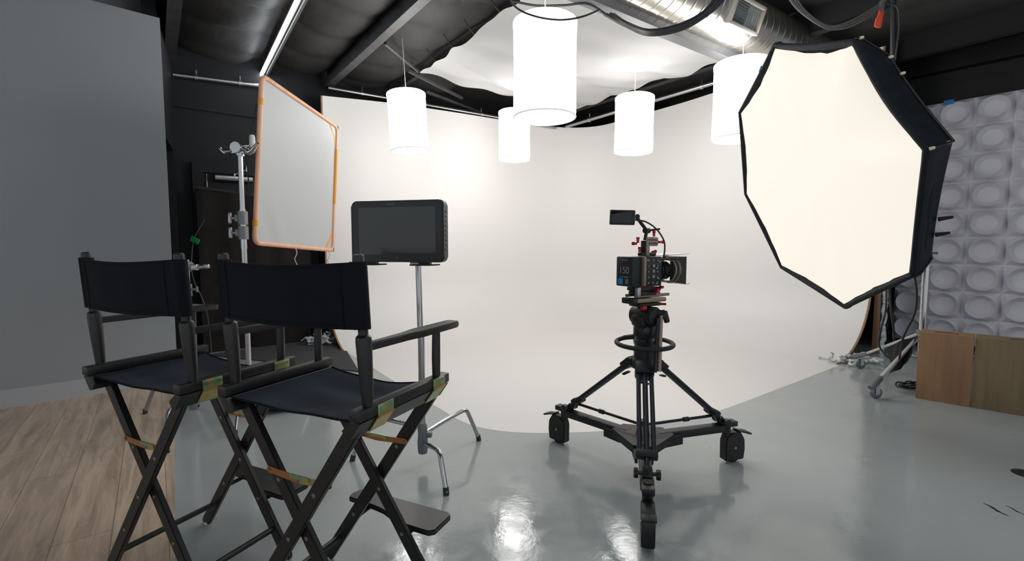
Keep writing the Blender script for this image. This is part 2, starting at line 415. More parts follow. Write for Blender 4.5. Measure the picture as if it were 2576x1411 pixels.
b = MB(); tp = PW0 + rd*.33 + V((0, 0, zt-.018)) + pn*.108
b.bar(tp, tp + rd*.085, .006, .05, bev=.001); tag(b.build('blue_tape', M_blue), 'strip of blue tape on the top edge of the moulded white panels', 'tape')

# ------------------------------------------------------------------ cyclorama
top = [(-2.25, 5.80, 2.95), (-1.55, 6.12, 2.962), (-1.09, 6.38, 2.966), (-.62, 6.66, 2.968), (-.195, 6.93, 2.969), (.25, 7.20, 2.972), (.60, 7.37, 2.975), (.945, 7.45, 2.979),
       (1.25, 7.43, 2.99), (1.514, 7.33, 3.02), (1.986, 6.95, 3.08), (2.35, 6.62, 3.12), (2.66, 6.30, 3.157), (3.10, 5.88, 3.19), (3.55, 5.45, 3.22), (3.86, 5.12, 3.24)]
tp_ = bez(top, 4)
front = [(-1.83, 5.19), (-1.57, 4.85), (-1.03, 4.07), (-.52, 3.36), (-.36, 3.14), (-.22, 3.01), (-.02, 2.93), (.25, 2.91), (.62, 2.95), (1.00, 3.07), (1.42, 3.28), (2.12, 3.79), (2.76, 4.27), (3.05, 4.49), (3.15, 4.56), (3.22, 4.62)]
fr_ = bez([(x, y, 0) for x, y in front], 4)
bb = MB(); n = len(tp_); RC = .80; grid = []
for i in range(n):
    a = tp_[max(i-1, 0)]; c = tp_[min(i+1, n-1)]; d = V((c.x-a.x, c.y-a.y, 0)).normalized(); nr = V((d.y, -d.x, 0))
    u = i/(n-1)
    f_ = min(1, max(0, (u-.18)/.62)); f_ = f_*f_*(3-2*f_); aL, aR = math.atan2(-.825, .565), math.atan2(-.57, -.82)
    an = aL + (aR-aL)*f_; nr = V((math.cos(an), math.sin(an), 0))
    P = tp_[i]; prof = [V((P.x, P.y, P.z)), V((P.x, P.y, 2.2)), V((P.x, P.y, 1.5))]
    for k in range(13):
        th = k/12*PI/2; prof.append(V((P.x, P.y, 0)) + nr*(RC*(1-math.cos(th))) + V((0, 0, RC*(1-math.sin(th)) + .003)))
    last = prof[-1]; F_ = V((fr_[i].x, fr_[i].y, .0008))
    for k in range(1, 9): prof.append(last.lerp(F_, k/8))
    grid.append(prof)
m_ = len(grid[0])
fv = [[bb.bm.verts.new(p) for p in row] for row in grid]
for i in range(n-1):
    for j in range(m_-1): bb.bm.faces.new((fv[i][j], fv[i+1][j], fv[i+1][j+1], fv[i][j+1]))
cyc = thing('cyclorama', 'curved white seamless studio wall sweeping down into a white floor', 'cyclorama', (0, 0, 0))
bb.build('curved_wall', M_cyc, cyc, smooth=60)
# ply backing: edge ribs at both open ends
def end_rib(prof, side, name, label):
    bb = MB(); vs = prof[:16]; o = []
    for p in vs: o.append(p)
    pl_ = MB(); k = len(o); off = V(side)*.018
    inner = [bb.bm.verts.new(p) for p in o]
    a = V((0, 0, 0)); d = (prof[15]-prof[2]); d.z = 0; d.normalize()
    back = []
    for i_, p in enumerate(o):
        th = max(0, (i_-3)/12*PI/2) if i_ >= 3 else 0
        nn = (-d*math.cos(th) + V((0, 0, -1))*math.sin(th))*.014
        q = p + nn; q.z = max(q.z, .001); back.append(bb.bm.verts.new(q))
    i2 = [bb.bm.verts.new(p.co + off) for p in inner]; b2 = [bb.bm.verts.new(p.co + off) for p in back]
    for j in range(k-1):
        for A, B in ((inner, back), (i2, b2), (inner, i2), (back, b2)): bb.bm.faces.new((A[j], A[j+1], B[j+1], B[j]))
    return bb.build(name, M_plyedge, cyc, label=label)
end_rib(grid[0], -DA, 'plywood_edge', 'raw plywood edge'); end_rib(grid[-1], V((.56, -.83, 0)), 'plywood_edge', 'raw plywood edge')
# stud + tape at right end, behind the curve
b = MB(); st = V((3.985, 5.17, 0)); b.bar(st, st + V((0, 0, 3.0)), .05, .04, up=(.8, .6, 0)); b.build('timber_stud', M_plyedge, cyc)
b = MB(); st2 = V((-2.27, 5.95, 0)); b.bar(st2, st2 + V((0, 0, 2.9)), .09, .04, up=(.8, .6, 0)); b.build('timber_stud', M_plyedge, cyc)
b = MB()
for k in range(22):
    z = .02 + k*.045; b.box(st + V((.062 + random.uniform(-.01, .01), -.02, z)), (.05, .02, .05), Matrix.Rotation(random.uniform(-.4, .4), 3, 'Y'), .004)
b.build('tape_strip', M_plastic, cyc, label='crumpled white tape')
# black cloth filling the gap between the cyc and the panelling
b = MB()
b.grid(lambda u, v: (V((4.22, 5.42, 0)).lerp(V((4.58, 5.72, 0)), u)) + V((.02*math.sin(u*15), .02*math.cos(u*13), 3.1*(1-v)+.02)), 16, 6, .01, (-.6, -.8, 0))
tag(b.build('black_drape', M_blackwall), 'black drape between the white curved wall and the moulded white panels', 'drape')
# crumpled plastic at both ends of the cove
def crumple(name, c, r, h, label, seed, grp=None):
    rnd = random.Random(seed); b = MB()
    for k in range(26):
        a = rnd.uniform(0, 2*PI); q = r*math.sqrt(rnd.random()); p0 = V(c) + V((q*math.cos(a)*1.3, q*math.sin(a)*.7, rnd.uniform(.006, h)))
        pts = [p0]
        for s_ in range(5): pts.append(pts[-1] + V((rnd.uniform(-.05, .05), rnd.uniform(-.05, .05), rnd.uniform(-.02, .02))))
        for p in pts: p.z = max(p.z, .012)
        b.tube(bez(pts, 3), .008 + rnd.random()*.006, 5)
    return tag(b.build(name, M_plastic, smooth=10), label, 'plastic sheet')
crumple('plastic_sheet', (3.42, 4.74, .0), .17, .05, 'crumpled clear plastic on the floor at the right end of the white wall', 5)
crumple('plastic_sheet', (-2.30, 5.62, .0), .13, .10, 'crumpled clear plastic on the floor at the left end of the white wall', 6)

# ------------------------------------------------------------------ ceiling
def uvw(u, v, z): return DA*u + DB*v + V((0, 0, z))
CZ = 3.42
def batt(u_, v_):
    u = -5.5 + 14.5*u_; v = -2.5 + 13.5*v_
    fu = ((u - .25)/.80) % 1; fv = ((v + .12*math.sin(u*3))/.62) % 1
    sag = .19*(math.sin(PI*fu)**.38)*(.64 + .36*(math.sin(PI*fv))**.35) + .008*math.sin(9*u + 4*v)
    if u > 3.3: sag *= .15
    return uvw(u, v, CZ - sag)
b = MB(); b.grid(batt, 300, 240)
b.prism([P2(uvw(-5.5, -2.5, 0)), P2(uvw(9, -2.5, 0)), P2(uvw(9, 11, 0)), P2(uvw(-5.5, 11, 0))], CZ + .03, CZ + .10)
struct(b.build('ceiling', M_batts, smooth=50), 'black insulation sagging between the joists', 'ceiling')
M_joist2 = mat('black_steel', (.016, .016, .017), .6, spec=.2)
def joist(u, v0, v1, z0, z1, wdt, label):
    t = thing('ceiling_joist', label, 'joist', uvw(u, v0, z0), 0)
    L_ = v1-v0
    b = MB(); b.bar(V((0, 0, (z1-z0)/2)), DB*L_ + V((0, 0, (z1-z0)/2)), .014, z1-z0); b.build('web', M_joist if u < 3 else M_joist2, t)
    b = MB(); b.bar(V((0, 0, .004)), DB*L_ + V((0, 0, .004)), wdt, .010); b.build('flange', M_joist if u < 3 else M_joist2, t)
    return t
joist(.22, 1.5, 6.28, 3.10, 3.40, .10, 'dark steel roof joist nearest the grey wall')
joist(1.83, 1.5, 6.28, 3.14, 3.40, .085, 'grey steel roof joist between the glowing tube and the white silk')
joist(2.70, 1.5, 6.28, 3.25, 3.40, .06, 'dark steel roof joist along the left edge of the white silk')
joist(5.05, 1.4, 6.3, 3.15, 3.40, .09, 'black steel roof joist at the right, past the metal duct')
joist(6.5, 0.4, 4.6, 3.15, 3.40, .09, 'black steel roof joist nearest the block wall')
for k, v in enumerate((4.6, 5.15, 5.7)):
    lb = ['cross bracing bar under the black ceiling, nearest of the three', 'cross bracing bar under the black ceiling, middle of the three', 'cross bracing bar under the black ceiling, farthest of the three'][k]
    b = MB(); b.bar(uvw(1.9 + .5*k, v, 3.15), uvw(2.5 + .9*k, v+.5, 3.15), .03, .03); tag(b.build('bracing_bar', M_joist), lb, 'bracing bar')

# pipes under the ceiling
def aY(x, y, Y):                      # point of the place seen at (x, y) at depth Y
    d = V((0, math.cos(PITCH), -math.sin(PITCH))) + V((1, 0, 0))*(x-1288)/FPX + V((0, math.sin(PITCH), math.cos(PITCH)))*(705.5-y)/FPX
    return V((0, 0, EYE)) + d*(Y/d.y)
def pipe(p0, p1, r, label, m=M_steel):
    t = thing('metal_conduit', label, 'pipe', p0)
    d = V(p1)-V(p0); b = MB(); b.cyl((0, 0, 0), d, r, n=14); b.build('tube', m, t)
    nn = max(2, int(d.length/.7)); dn = d.normalized()
    for k in range(nn):
        c = d*((k+.5)/nn); b = MB(); b.cyl(c-dn*.018, c+dn*.018, r*1.35, n=14); b.box(c+V((0, 0, r*2)), (.012, .012, r*2.4)); b.build('clamp', m, t)
    return t
pipe((-3.60, 5.20, 2.985), (-2.93, 5.70, 3.03), .024, 'pale conduit along the top of the black wall, left of the framed diffuser')
pipe(tuple(aY(826, 221, 6.0)), tuple(aY(1398, 321, 7.35)), .026, 'pale grey conduit above the white wall, left of its corner')
pipe(tuple(aY(1424, 318, 7.30)), tuple(aY(1850, 192, 5.9)), .026, 'pale grey conduit above the white wall, right of its corner')

# LED strip lights: the visible run and unseen tubes added as fill light
dl = V((-2.97, 5.79, 0)) - V((-1.79, 4.1, 0)); dl.normalize(); Ln = 2.55; sx = V((dl.y, -dl.x, 0))
def strip_light(loc, label):
    t = thing('strip_light', label, 'ceiling light', loc, 0, 'glowing tubes on the ceiling')
    b = MB(); b.cyl((0, 0, 0), dl*Ln, .017, n=14); b.build('glowing_tube', M_strip, t)
    b = MB(); b.bar(sx*.012+V((0, 0, .035)), dl*Ln+sx*.012+V((0, 0, .035)), .05, .028); b.bar(sx*.062+V((0, 0, .02)), dl*Ln+sx*.062+V((0, 0, .02)), .022, .03); b.build('fixture_body', M_greycable, t)
    for f in (.02, .98):
        b = MB(); b.bar(dl*Ln*f-dl*.02, dl*Ln*f+dl*.02, .045, .04, bev=.004); b.build('end_cap', M_steel, t)
    for f in (.15, .8):
        b = MB(); b.bar(dl*Ln*f+V((0, 0, .05)), dl*Ln*f+V((0, 0, .24)), .02, .004); b.build('hanger', M_steel, t)
strip_light((-1.62, 3.86, 3.17), 'long glowing LED tube on the black ceiling, ending above the framed diffuser')
for x, y in ((-.04, 1.60), (1.40, 1.0), (2.6, 1.9)):
    strip_light((x, y-.6, 3.17), 'unseen glowing tube added as fill light over the near end of the room')

# white silk under the ceiling
C00, C10, C11, C01 = V((-1.03, 5.48, 3.08)), V((.857, 6.90, 3.08)), V((2.42, 4.87, 3.08)), V((.36, 3.38, 3.08))
def silk(u, v):
    p = C00.lerp(C10, u).lerp(C01.lerp(C11, u), v)
    sg = math.sin(PI*u)*math.sin(PI*v)
    hang = .035*math.sin(PI*u)**.5*(1 if v < .02 else 0)
    cr = lambda x: (1 - abs(math.sin(x)))**2.5
    z = -.07*sg + .045*cr(4.5*v + 1.2*u + .8*math.sin(3*u)) *(.3+sg) + .030*cr(7*v - 1.5*u + .6*math.sin(5*u))*(.2+sg) + .022*cr(10*v + 2.5*u + 1)*(u*.6+.4) + .020*math.sin(9*v + 3*u + 2*math.sin(3*u))*(.3 + sg) + .014*math.sin(24*v + 9*u + 3*math.sin(4*u)) + .007*math.sin(47*v - 11*u + 3*math.sin(3*u)) + .007*math.sin(23*u - 6*v + 2*math.sin(6*v))
    ed = .025*math.sin(PI*6*v)**2*(1-u)**6            # scalloped left edge
    e2 = -.03*math.sin(PI*u)*(1-v)**5 
    q = p + DA*ed - DB*(e2 + .03*math.sin(PI*4*u)**2*(1-v)**6) - DA*(.06*math.sin(PI*3*v)**2*u**6)
    return q + V((0, 0, z))
b = MB(); b.grid(silk, 110, 160); sk = thing('silk_canopy', 'large white silk sheet stretched flat under the ceiling above the white wall', 'fabric', (0, 0, 0))
b.build('sheet', M_silk, sk, smooth=60)
for v in (0, .17, .33, .5, .67, .83):
    p = silk(0, v); b = MB(); b.tube([p, p + V((-.05, -.02, .05)), p + V((-.09, -.03, .12))], .004, 6); b.build('tie', M_cable, sk)

# steel beam and duct
b = MB(); q0 = V((.47, 3.42, 0)) - DA*1.6; dirB = (V((2.28, 4.71, 0)) - V((.47, 3.42, 0))).normalized(); q1 = q0 + dirB*6.4
tb = thing('steel_beam', 'grey rectangular steel beam running under the metal duct', 'beam', q0 + V((0, 0, 2.86)))
b.bar(V((0, 0, .12)), dirB*6.4 + V((0, 0, .12)), .02, .22); b.build('web', M_beam, tb)
bn_ = V((dirB.y, -dirB.x, 0))
b = MB(); b.bar(V((0, 0, .005)) + bn_*-.04, dirB*6.4 + V((0, 0, .005)) + bn_*-.04, .10, .012); b.build('flange', M_beam, tb, label='lower flange')
b = MB(); b.bar(V((0, 0, .235)) + bn_*-.04, dirB*6.4 + V((0, 0, .235)) + bn_*-.04, .10, .012); b.build('flange', M_beam, tb, label='upper flange')
dp0 = V((1.44, 3.94, 3.12)); dd = (V((2.93, 4.99, 3.12)) - dp0).normalized(); ds = dp0 - dd*2.2; DR = .215; DL = 6.3
dt = thing('spiral_duct', 'shiny metal spiral air duct crossing the ceiling', 'air duct', ds)
b = MB(); k = int(DL/.012); pts = []; rr = []
NS = 1060
for i in range(NS+1):
    x = i/NS*DL; pts.append(dd*x); ph = (x/.105) % 1; rr.append(DR + (.0022 if ph < .10 else 0))
b.tube(pts, rr, 40); b.build('pipe', duct_material(), dt, smooth=25)
# vent grille on the duct's flank
perp = V((dd.y, -dd.x, 0))
gc = dd*(2.2 + .42) + perp*(DR*.80) + V((0, 0, -DR*.32))
nrm = (perp*.93 + V((0, 0, -.37))).normalized(); upv = nrm.cross(dd).normalized()
Rg = Matrix((dd, upv, nrm)).transposed()
gg = thing('x', '', '')  # replaced below
bpy.data.objects.remove(gg)
b = MB()
for (cx, cy, sx_, sy_) in ((0, .095, .42, .025), (0, -.095, .42, .025), (.20, 0, .025, .21), (-.20, 0, .025, .21)): b.box(gc + Rg @ V((cx, cy, .035)), (sx_, sy_, .05), Rg, .003)
vg = b.build('vent_grille', mat('off_white_vent', (.42, .38, .34), .45), dt, label='pale vent grille')
b = MB(); b.box(gc + Rg @ V((0, 0, .012)), (.38, .17, .006), Rg)
for k in range(9): b.box(gc + Rg @ V((-.165 + k*.0207, 0, .03)), (.004, .17, .012), Rg)
for k in range(8): b.box(gc + Rg @ V((-.09, -.07 + k*.02, .032)), (.17, .004, .008), Rg)
for k in range(5): b.box(gc + Rg @ V((.03 + k*.032, 0, .028)), (.004, .17, .02), Rg @ Matrix.Rotation(.6, 3, 'Y'))
b.build('louvre', mat('grey_louvre', (.22, .23, .24), .5, .4), vg)
b = MB(); lc = dd*2.05 + V((0, 0, -DR)) - perp*.14; b.bar(lc, lc+dd*.34, .05, .02, bev=.003); b.build('damper_bracket', MATS['off_white_vent'], dt, label='pale bracket below the duct')

# cables round the duct and the ceiling
def cable(name, pts, r, label, m=M_cable, cat='cable', n=8, grp=None):
    b = MB(); b.tube(bez(pts, 8), r, n); return tag(b.build(name, m), label, cat, grp)
for k, (off, r) in enumerate(((0, .014), (9, .010), (-8, .010), (16, .008))):
    cable('power_cable', [aY(1535-off, 36, 3.32), aY(1575, 60+off*.4, 3.25), aY(1630, 80+off*.5, 3.12), aY(1700, 70+off*.6, 3.05), aY(1760, 42+off*.6, 3.0), aY(1800+off, 5, 3.0), aY(1815+off, -40, 3.0)], r,
          ['thickest black cable of the bundle slung under the duct', 'lower thin black cable of the bundle slung under the duct', 'upper thin black cable of the bundle slung under the duct', 'lowest thin black cable of the bundle slung under the duct'][k])
cable('power_cable', [aY(1270, -20, 2.95), aY(1300, 20, 2.9), aY(1350, 42, 2.88), aY(1410, 50, 2.88), aY(1465, 42, 2.9), aY(1510, 24, 2.95)], .006, 'thin black cable looping in front of the largest lantern')
cable('power_cable', [aY(1290, 3, 3.45), aY(1350, 14, 3.45), aY(1420, 13, 3.45), aY(1480, 10, 3.45), aY(1530, 40, 3.5)], .008, 'thin black cable running above the largest lantern')
for k in range(3):
    o = k*9
    cable('grey_cable', [aY(1975+o, -20, 3.5), aY(2005+o, 20+o*.3, 3.5), aY(2050+o, 55+o*.3, 3.5), aY(2090+o*.7, 73-o*.4, 3.5), aY(2140, 66-o*.7, 3.5), aY(2200, 30-o*.6, 3.5), aY(2240, -15, 3.5)], .008,
          ['lowest of the grey cables hanging by the block wall ceiling', 'middle one of the grey cables hanging by the block wall ceiling', 'topmost of the grey cables hanging by the block wall ceiling'][k], M_greycable)
# hanging pipe with red tag
t = thing('hanging_pole', 'black pole hanging from the ceiling behind the big softbox', 'pole', aY(2243, 20, 3.55))
base = aY(2243, 20, 3.55)
b = MB(); b.cyl(V((0, 0, .30)), aY(2246, 165, 3.55)-base, .017, n=14); b.build('pole', M_blackmat, t)
b = MB(); b.tube(bez([aY(2225, 8, 3.5)-base, aY(2255, 16, 3.5)-base, aY(2262, 60, 3.5)-base, aY(2252, 150, 3.52)-base], 8), .006, 8); b.build('cable', M_cable, t)
b = MB(); b.bar(aY(2219, 2, 3.45)-base, aY(2216, 30, 3.45)-base, .025, .02); b.build('clip', M_bolt, t)
t = tag(MB().box(aY(2213, 48, 3.45), (.035, .015, .115), Matrix.Rotation(.14, 3, 'Y'), .003).box(aY(2207, 56, 3.45), (.03, .012, .06), Matrix.Rotation(.14, 3, 'Y'), .003).build('warning_tag', M_redtape), 'red tape tag hanging by the ceiling pole', 'tag')

# ------------------------------------------------------------------ lantern pendants
def lantern(c, D, h, label, rx=0, ry=0, proto=None):
    t = thing('pendant_lantern', label, 'pendant lamp', c, 0, 'cylindrical white lanterns'); t.rotation_euler = (rx, ry, 0)
    R = D/2
    b = MB(); b.spin((0, 0, 0), [(R*.955, .02), (R*.965, .03), (R, .045), (R*.985, h*.5), (R, h-.05), (R*1.015, h-.03), (R*1.01, h-.008), (R*.95, h)], 56)
    b.build('lampshade', M_lamp, t, smooth=50)
    b = MB(); b.spin((0, 0, 0), [(R*.97, .018), (R*.60, .004), (.001, 0)], 56); b.build('bottom_diffuser', M_lamp, t, smooth=50)
    b = MB(); b.tube([(R*.985*math.cos(a*PI/20), R*.985*math.sin(a*PI/20), .022) for a in range(40)], .006, 8, closed=True); b.build('rim_ring', mat('lamplit_hoop', (.6, .6, .6), .5, emit=((1, .99, .97), .22)), t)  # ring's slight emission stands in for lamp light on it
    b = MB(); L_ = max(.05, 3.36 - c[2] - h); b.cyl((0, 0, h-.001), (0, 0, h + L_), .0028, n=8); b.cyl((0, 0, h), (0, 0, h+.02), .02, n=14); b.build('hanging_cord', M_white_plate, t)
    return t
lantern((.2115, 3.168, 1.98), .405, .621, 'largest white glowing cylinder lantern, nearest the camera')
lantern((-1.04, 4.95, 2.119), .383, .594, 'glowing cylinder lantern at the left, under the left corner of the silk', ry=-.055)
lantern((.027, 5.69, 2.16), .365, .576, 'glowing cylinder lantern half hidden behind the largest one')
lantern((1.287, 5.148, 2.142), .40, .594, 'glowing cylinder lantern between the largest one and the softbox side one', ry=.01)
lantern((1.975, 4.22, 2.075), .455, .66, 'glowing cylinder lantern partly hidden by the big softbox', ry=.01)

# ------------------------------------------------------------------ octagonal softbox
tips0 = [(1.50, 2.16, 2.06), (1.44, 2.69, 2.26), (1.51, 3.22, 2.05), (1.67, 3.43, 1.54), (1.82, 3.21, 1.03), (1.88, 2.67, .83), (1.81, 2.15, 1.04), (1.65, 1.93, 1.55)]
SCL = 1.2; Oc = V((0, 0, EYE))
tips = [Oc + (V(p)-Oc)*SCL for p in tips0]; ctr = sum(tips, V())/8
ax = V((.957, -.01, .29)).normalized()
Ro = sum((p-ctr).length for p in tips)/8
sb = thing('octagonal_softbox', 'huge octagonal softbox with a glowing cream front and black sides', 'softbox', ctr)
T = [p-ctr for p in tips]
def ringp(scale, back, sub=6, pin=0, pins=None, vsh=0):
    out = []
    for k in range(8):
        a, c = T[k]*(scale*(1 - vsh*(k == 0))), T[(k+1) % 8]*(scale*(1 - vsh*((k+1) % 8 == 0)))
        pn_ = (pins or {}).get(k, pin)
        for s_ in range(sub):
            f = s_/sub; p = a.lerp(c, f); p = p*(1 - pn_*math.sin(PI*f)) + ax*back; out.append(p)
    return out
pins = {0: .065, 7: .15, 1: .02, 2: .012, 3: .01, 4: .012, 5: .012, 6: .02}
SUB = 10
b = MB(); rings = []
NRI = 14
for i in range(NRI+1):
    q = i/NRI; rp = ringp(max(q, .002)*.980, .0, SUB, 0)
    row = []
    for j, p in enumerate(rp):
        k = j//SUB; f = (j % SUB)/SUB
        g = pins[k]*math.sin(PI*f)*q**3 + .006*math.sin(2.1*j + k)*q**8*math.sin(PI*f)
        wr_ = .010*math.sin(j*.9 + 5*q)*q*q*math.sin(PI*q)
        row.append(b.bm.verts.new(p*(1-g) + ax*(.035*q**4*math.sin(PI*f)*(3*pins[k]/.1) + .02*(1-q*q) + wr_ - .008)))
    rings.append(row)
for i in range(NRI):
    for j in range(8*SUB):
        b.bm.faces.new((rings[i][j], rings[i][(j+1) % (8*SUB)], rings[i+1][(j+1) % (8*SUB)], rings[i+1][j]))
b.build('diffuser', M_soft, sb, smooth=60, label='glowing cream fabric front')
# black rim and body
prof = [(1.0, -.012), (1.014, -.004), (1.010, .03)]
SH = {0: (.84, .235), 1: (.86, .20), 2: (.90, .14), 3: (.91, .12), 4: (.92, .10), 5: (.91, .10), 6: (.93, .150), 7: (.935, .18)}   # where each rod bends towards the lamp
K3 = [T[k]*SH[k][0] + ax*SH[k][1] for k in range(8)]
def tail(p, f): return p.lerp(ax*.50, f) + ax*(.05*math.sin(PI*f))
b = MB(); R_ = []
for s_, bk in prof:
    pp = {k: pins[k]*.22 for k in range(8)}
    R_.append([b.bm.verts.new(p) for p in ringp(s_, bk, SUB, 0, pp)])
edge3 = [K3[j//SUB].lerp(K3[(j//SUB+1) % 8], (j % SUB)/SUB) for j in range(8*SUB)]
r2 = [v.co.copy() for v in R_[-1]]
for f in (.35, .7): R_.append([b.bm.verts.new(p.lerp(q_, f)*(1 - .022*math.sin(PI*((j % SUB)/SUB))) + ax*(.006*math.sin(j*1.7))) for j, (p, q_) in enumerate(zip(r2, edge3))])
R_.append([b.bm.verts.new(p*(1 - .012*math.sin(PI*((j % SUB)/SUB)))) for j, p in enumerate(edge3)])
for f in (.2, .45, .68, .84): R_.append([b.bm.verts.new(tail(p, f)*(1 - .02*math.sin(PI*((j % SUB)/SUB)))) for j, p in enumerate(edge3)])
inner = [b.bm.verts.new(p) for p in ringp(.972, .004, SUB, 0, {k: pins[k]*.30 for k in range(8)})]
inner2 = [b.bm.verts.new(p) for p in ringp(.965, .09, SUB, 0, {k: pins[k]*.30 for k in range(8)})]
seq = [inner2, inner] + R_
for i in range(len(seq)-1):
    for j in range(8*SUB): b.bm.faces.new((seq[i][j], seq[i][(j+1) % (8*SUB)], seq[i+1][(j+1) % (8*SUB)], seq[i+1][j]))
b.build('body', M_bagblack, sb, smooth=40, label='black fabric body and rim')
b = MB(); b.tube([p + ax*-.004 for p in ringp(1.004, 0, SUB, 0, {k: pins[k]*.22 for k in range(8)})], .015, 8, closed=True); b.build('rim_piping', M_bagblack, sb)
for k in range(8):
    b = MB(); b.tube([T[k]*1.018, T[k]*1.014 + ax*.03, K3[k]*1.004] + [tail(K3[k], f)*1.004 for f in (.2, .45, .68, .84)], .006, 8); b.build('rod', M_blackmat, sb)
for p in (T[0]*1.012 + ax*.035, T[7]*1.018 + ax*.012, K3[7]*1.01 + ax*-.03, K3[0].lerp(K3[7], .04)*1.01, K3[0].lerp(K3[7], .24)*1.008):
    b = MB(); b.bar(p - ax*.016, p + ax*.012, .016, .016, bev=.006); b.build('rod_tip', M_copperbead, sb, label='pale rod tip')
b = MB(); b.tube([K3[0].lerp(K3[7], f)*(1.004 - .012*math.sin(PI*f)) for f in [i/10 for i in range(11)]], .006, 6); b.build('seam', M_cable, sb)
for z_ in (.22, .36):
    b = MB(); p = K3[6].lerp(K3[7], z_); b.tube([p, p + V((.05, -.03, .01))], [.012, .007], 8); b.build('toggle', M_black, sb)
b = MB(); b.tube([ax*.48, ax*.56, ax*.57, ax*.83, ax*.85], [.13, .13, .085, .085, .05], 24); b.build('lamp_head', M_black, sb)
b = MB(); p = T[2].lerp(T[1], .66)*1.014; b.box(p, (.03, .015, .045), Matrix.Rotation(.3, 3, 'Y'), .002); b.build('tape_tab', mat('teal_tab', (.02, .25, .32), .6), sb, label='teal tape tab')

# rolling stand that holds the softbox
PB = V((3.475, 4.0, 0))
rs = thing('rolling_light_stand', 'chrome rolling stand on casters holding the big softbox', 'light stand', PB)
b = MB(); b.cyl((0, 0, .22), (0, 0, 1.15), .024, n=18); b.build('pole', M_chrome, rs)
b = MB(); b.cyl((0, 0, 1.10), (0, 0, 1.75), .019, n=18); b.build('pole', M_chrome, rs)
b = MB(); b.cyl((0, 0, 1.06), (0, 0, 1.16), .034, n=18); b.cyl((0, 0, 1.11), (.07, -.02, 1.11), .01, n=10); b.build('collar', M_castgrey, rs)
b = MB(); b.cyl((0, 0, .36), (0, 0, .46), .04, n=18); b.cyl((0, 0, .20), (0, 0, .27), .035, n=18); b.build('leg_collar', M_castgrey, rs)
hc = ctr + ax*.76 - PB
b = MB(); b.cyl((0, 0, 1.72), hc, .017, n=14); b.build('boom_arm', M_chrome, rs)
b = MB(); b.box((0, 0, 1.74), (.09, .05, .09), None, .01); b.cyl((0, -.06, 1.74), (0, .05, 1.74), .02, n=14); b.build('grip_head', M_castgrey, rs)
def caster_leg(end, seed):
    e = V(end) - PB; d = V((e.x, e.y, 0)).normalized()
    b = MB(); a0 = d*.03 + V((0, 0, .42)); a1 = V((e.x, e.y, .125)); b.bar(a0, a1, .026, .022, bev=.004)
    lg = b.build('leg', mat('silver_paint', (.55, .55, .54), .4, .4), rs)
    b = MB(); b.bar(d*.02 + V((0, 0, .22)), a0.lerp(a1, .45), .018, .01); b.build('brace', M_steel, lg)
    b = MB(); b.bar(a1 - d*.06 + V((0, 0, .03)), a1 + d*.09 + V((0, 0, -.03)), .045, .04, bev=.008); b.build('end_bracket', M_castgrey, lg)
    wc = V((e.x, e.y, .045)) + d*.0
    b = MB(); b.cyl(wc + V((0, 0, .03)), wc + V((0, 0, .085)), .012, n=12); b.box(wc + V((0, 0, .052)), (.055, .03, .012), None, .003); b.box(wc + V((.0, -.019, .02)), (.03, .003, .06)); b.box(wc + V((0, .019, .02)), (.03, .003, .06)); b.build('caster_fork', M_steel, lg)
    b = MB(); b.spin(wc + V((0, -.013, 0)), [(.02, -.001), (.036, 0), (.045, .005), (.045, .021), (.036, .026), (.02, .027)], 28, (0, 1, 0)); b.build('wheel', M_castgrey, lg)
caster_leg((2.80, 3.60, 0), 1); caster_leg((3.34, 4.50, 0), 2); caster_leg((4.15, 3.95, 0), 3)
# dark bag over the legs of the stand
BQ = [aY(2236, 872, 4.02), aY(2312, 838, 3.95), aY(2234, 950, 3.74), aY(2286, 912, 3.72)]
def bag(u, v):
    p = BQ[0].lerp(BQ[1], u).lerp(BQ[2].lerp(BQ[3], u), v)
    return p + V((.012*math.sin(9*u + 3*v), .015*math.sin(7*v), .010*math.sin(6*u)))
b = MB(); b.grid(bag, 14, 10, .03, (.3, .4, -.2)); tag(b.build('black_bag', M_bagblack), 'black cloth bag draped on the legs of the rolling stand', 'bag')
# cables under the softbox
cable('power_cable', [aY(2300, 690, 3.1), aY(2306, 740, 3.3), aY(2300, 790, 3.5), aY(2272, 850, 3.7), aY(2262, 905, 3.7)], .008, 'black cable dropping from the lower right corner of the softbox')
cable('power_cable', [aY(2230, 720, 4.3), aY(2228, 780, 4.3), aY(2216, 830, 4.3), aY(2212, 870, 4.3), aY(2235, 900, 4.2)], .008, 'thin dark cable hanging left of the rolling stand')
cable('power_cable', [aY(2236, 720, 4.4), aY(2242, 780, 4.4), aY(2248, 830, 4.4), aY(2250, 868, 4.4)], .010, 'thicker dark cable hanging left of the rolling stand')
ck = []
for k in range(40):
    a = k*.62; ck.append((3.36 + (.14 + .02*math.sin(k))*math.cos(a), 3.93-.28 + (.07 + .012*math.cos(k*1.7))*math.sin(a), .010 + .012*(k % 3)))
ck2 = [(x-.02, y + .22, z) for x, y, z in ck]
cable('coiled_cable', ck2, .006, 'black cable coiled on the floor behind the plywood box', n=6)

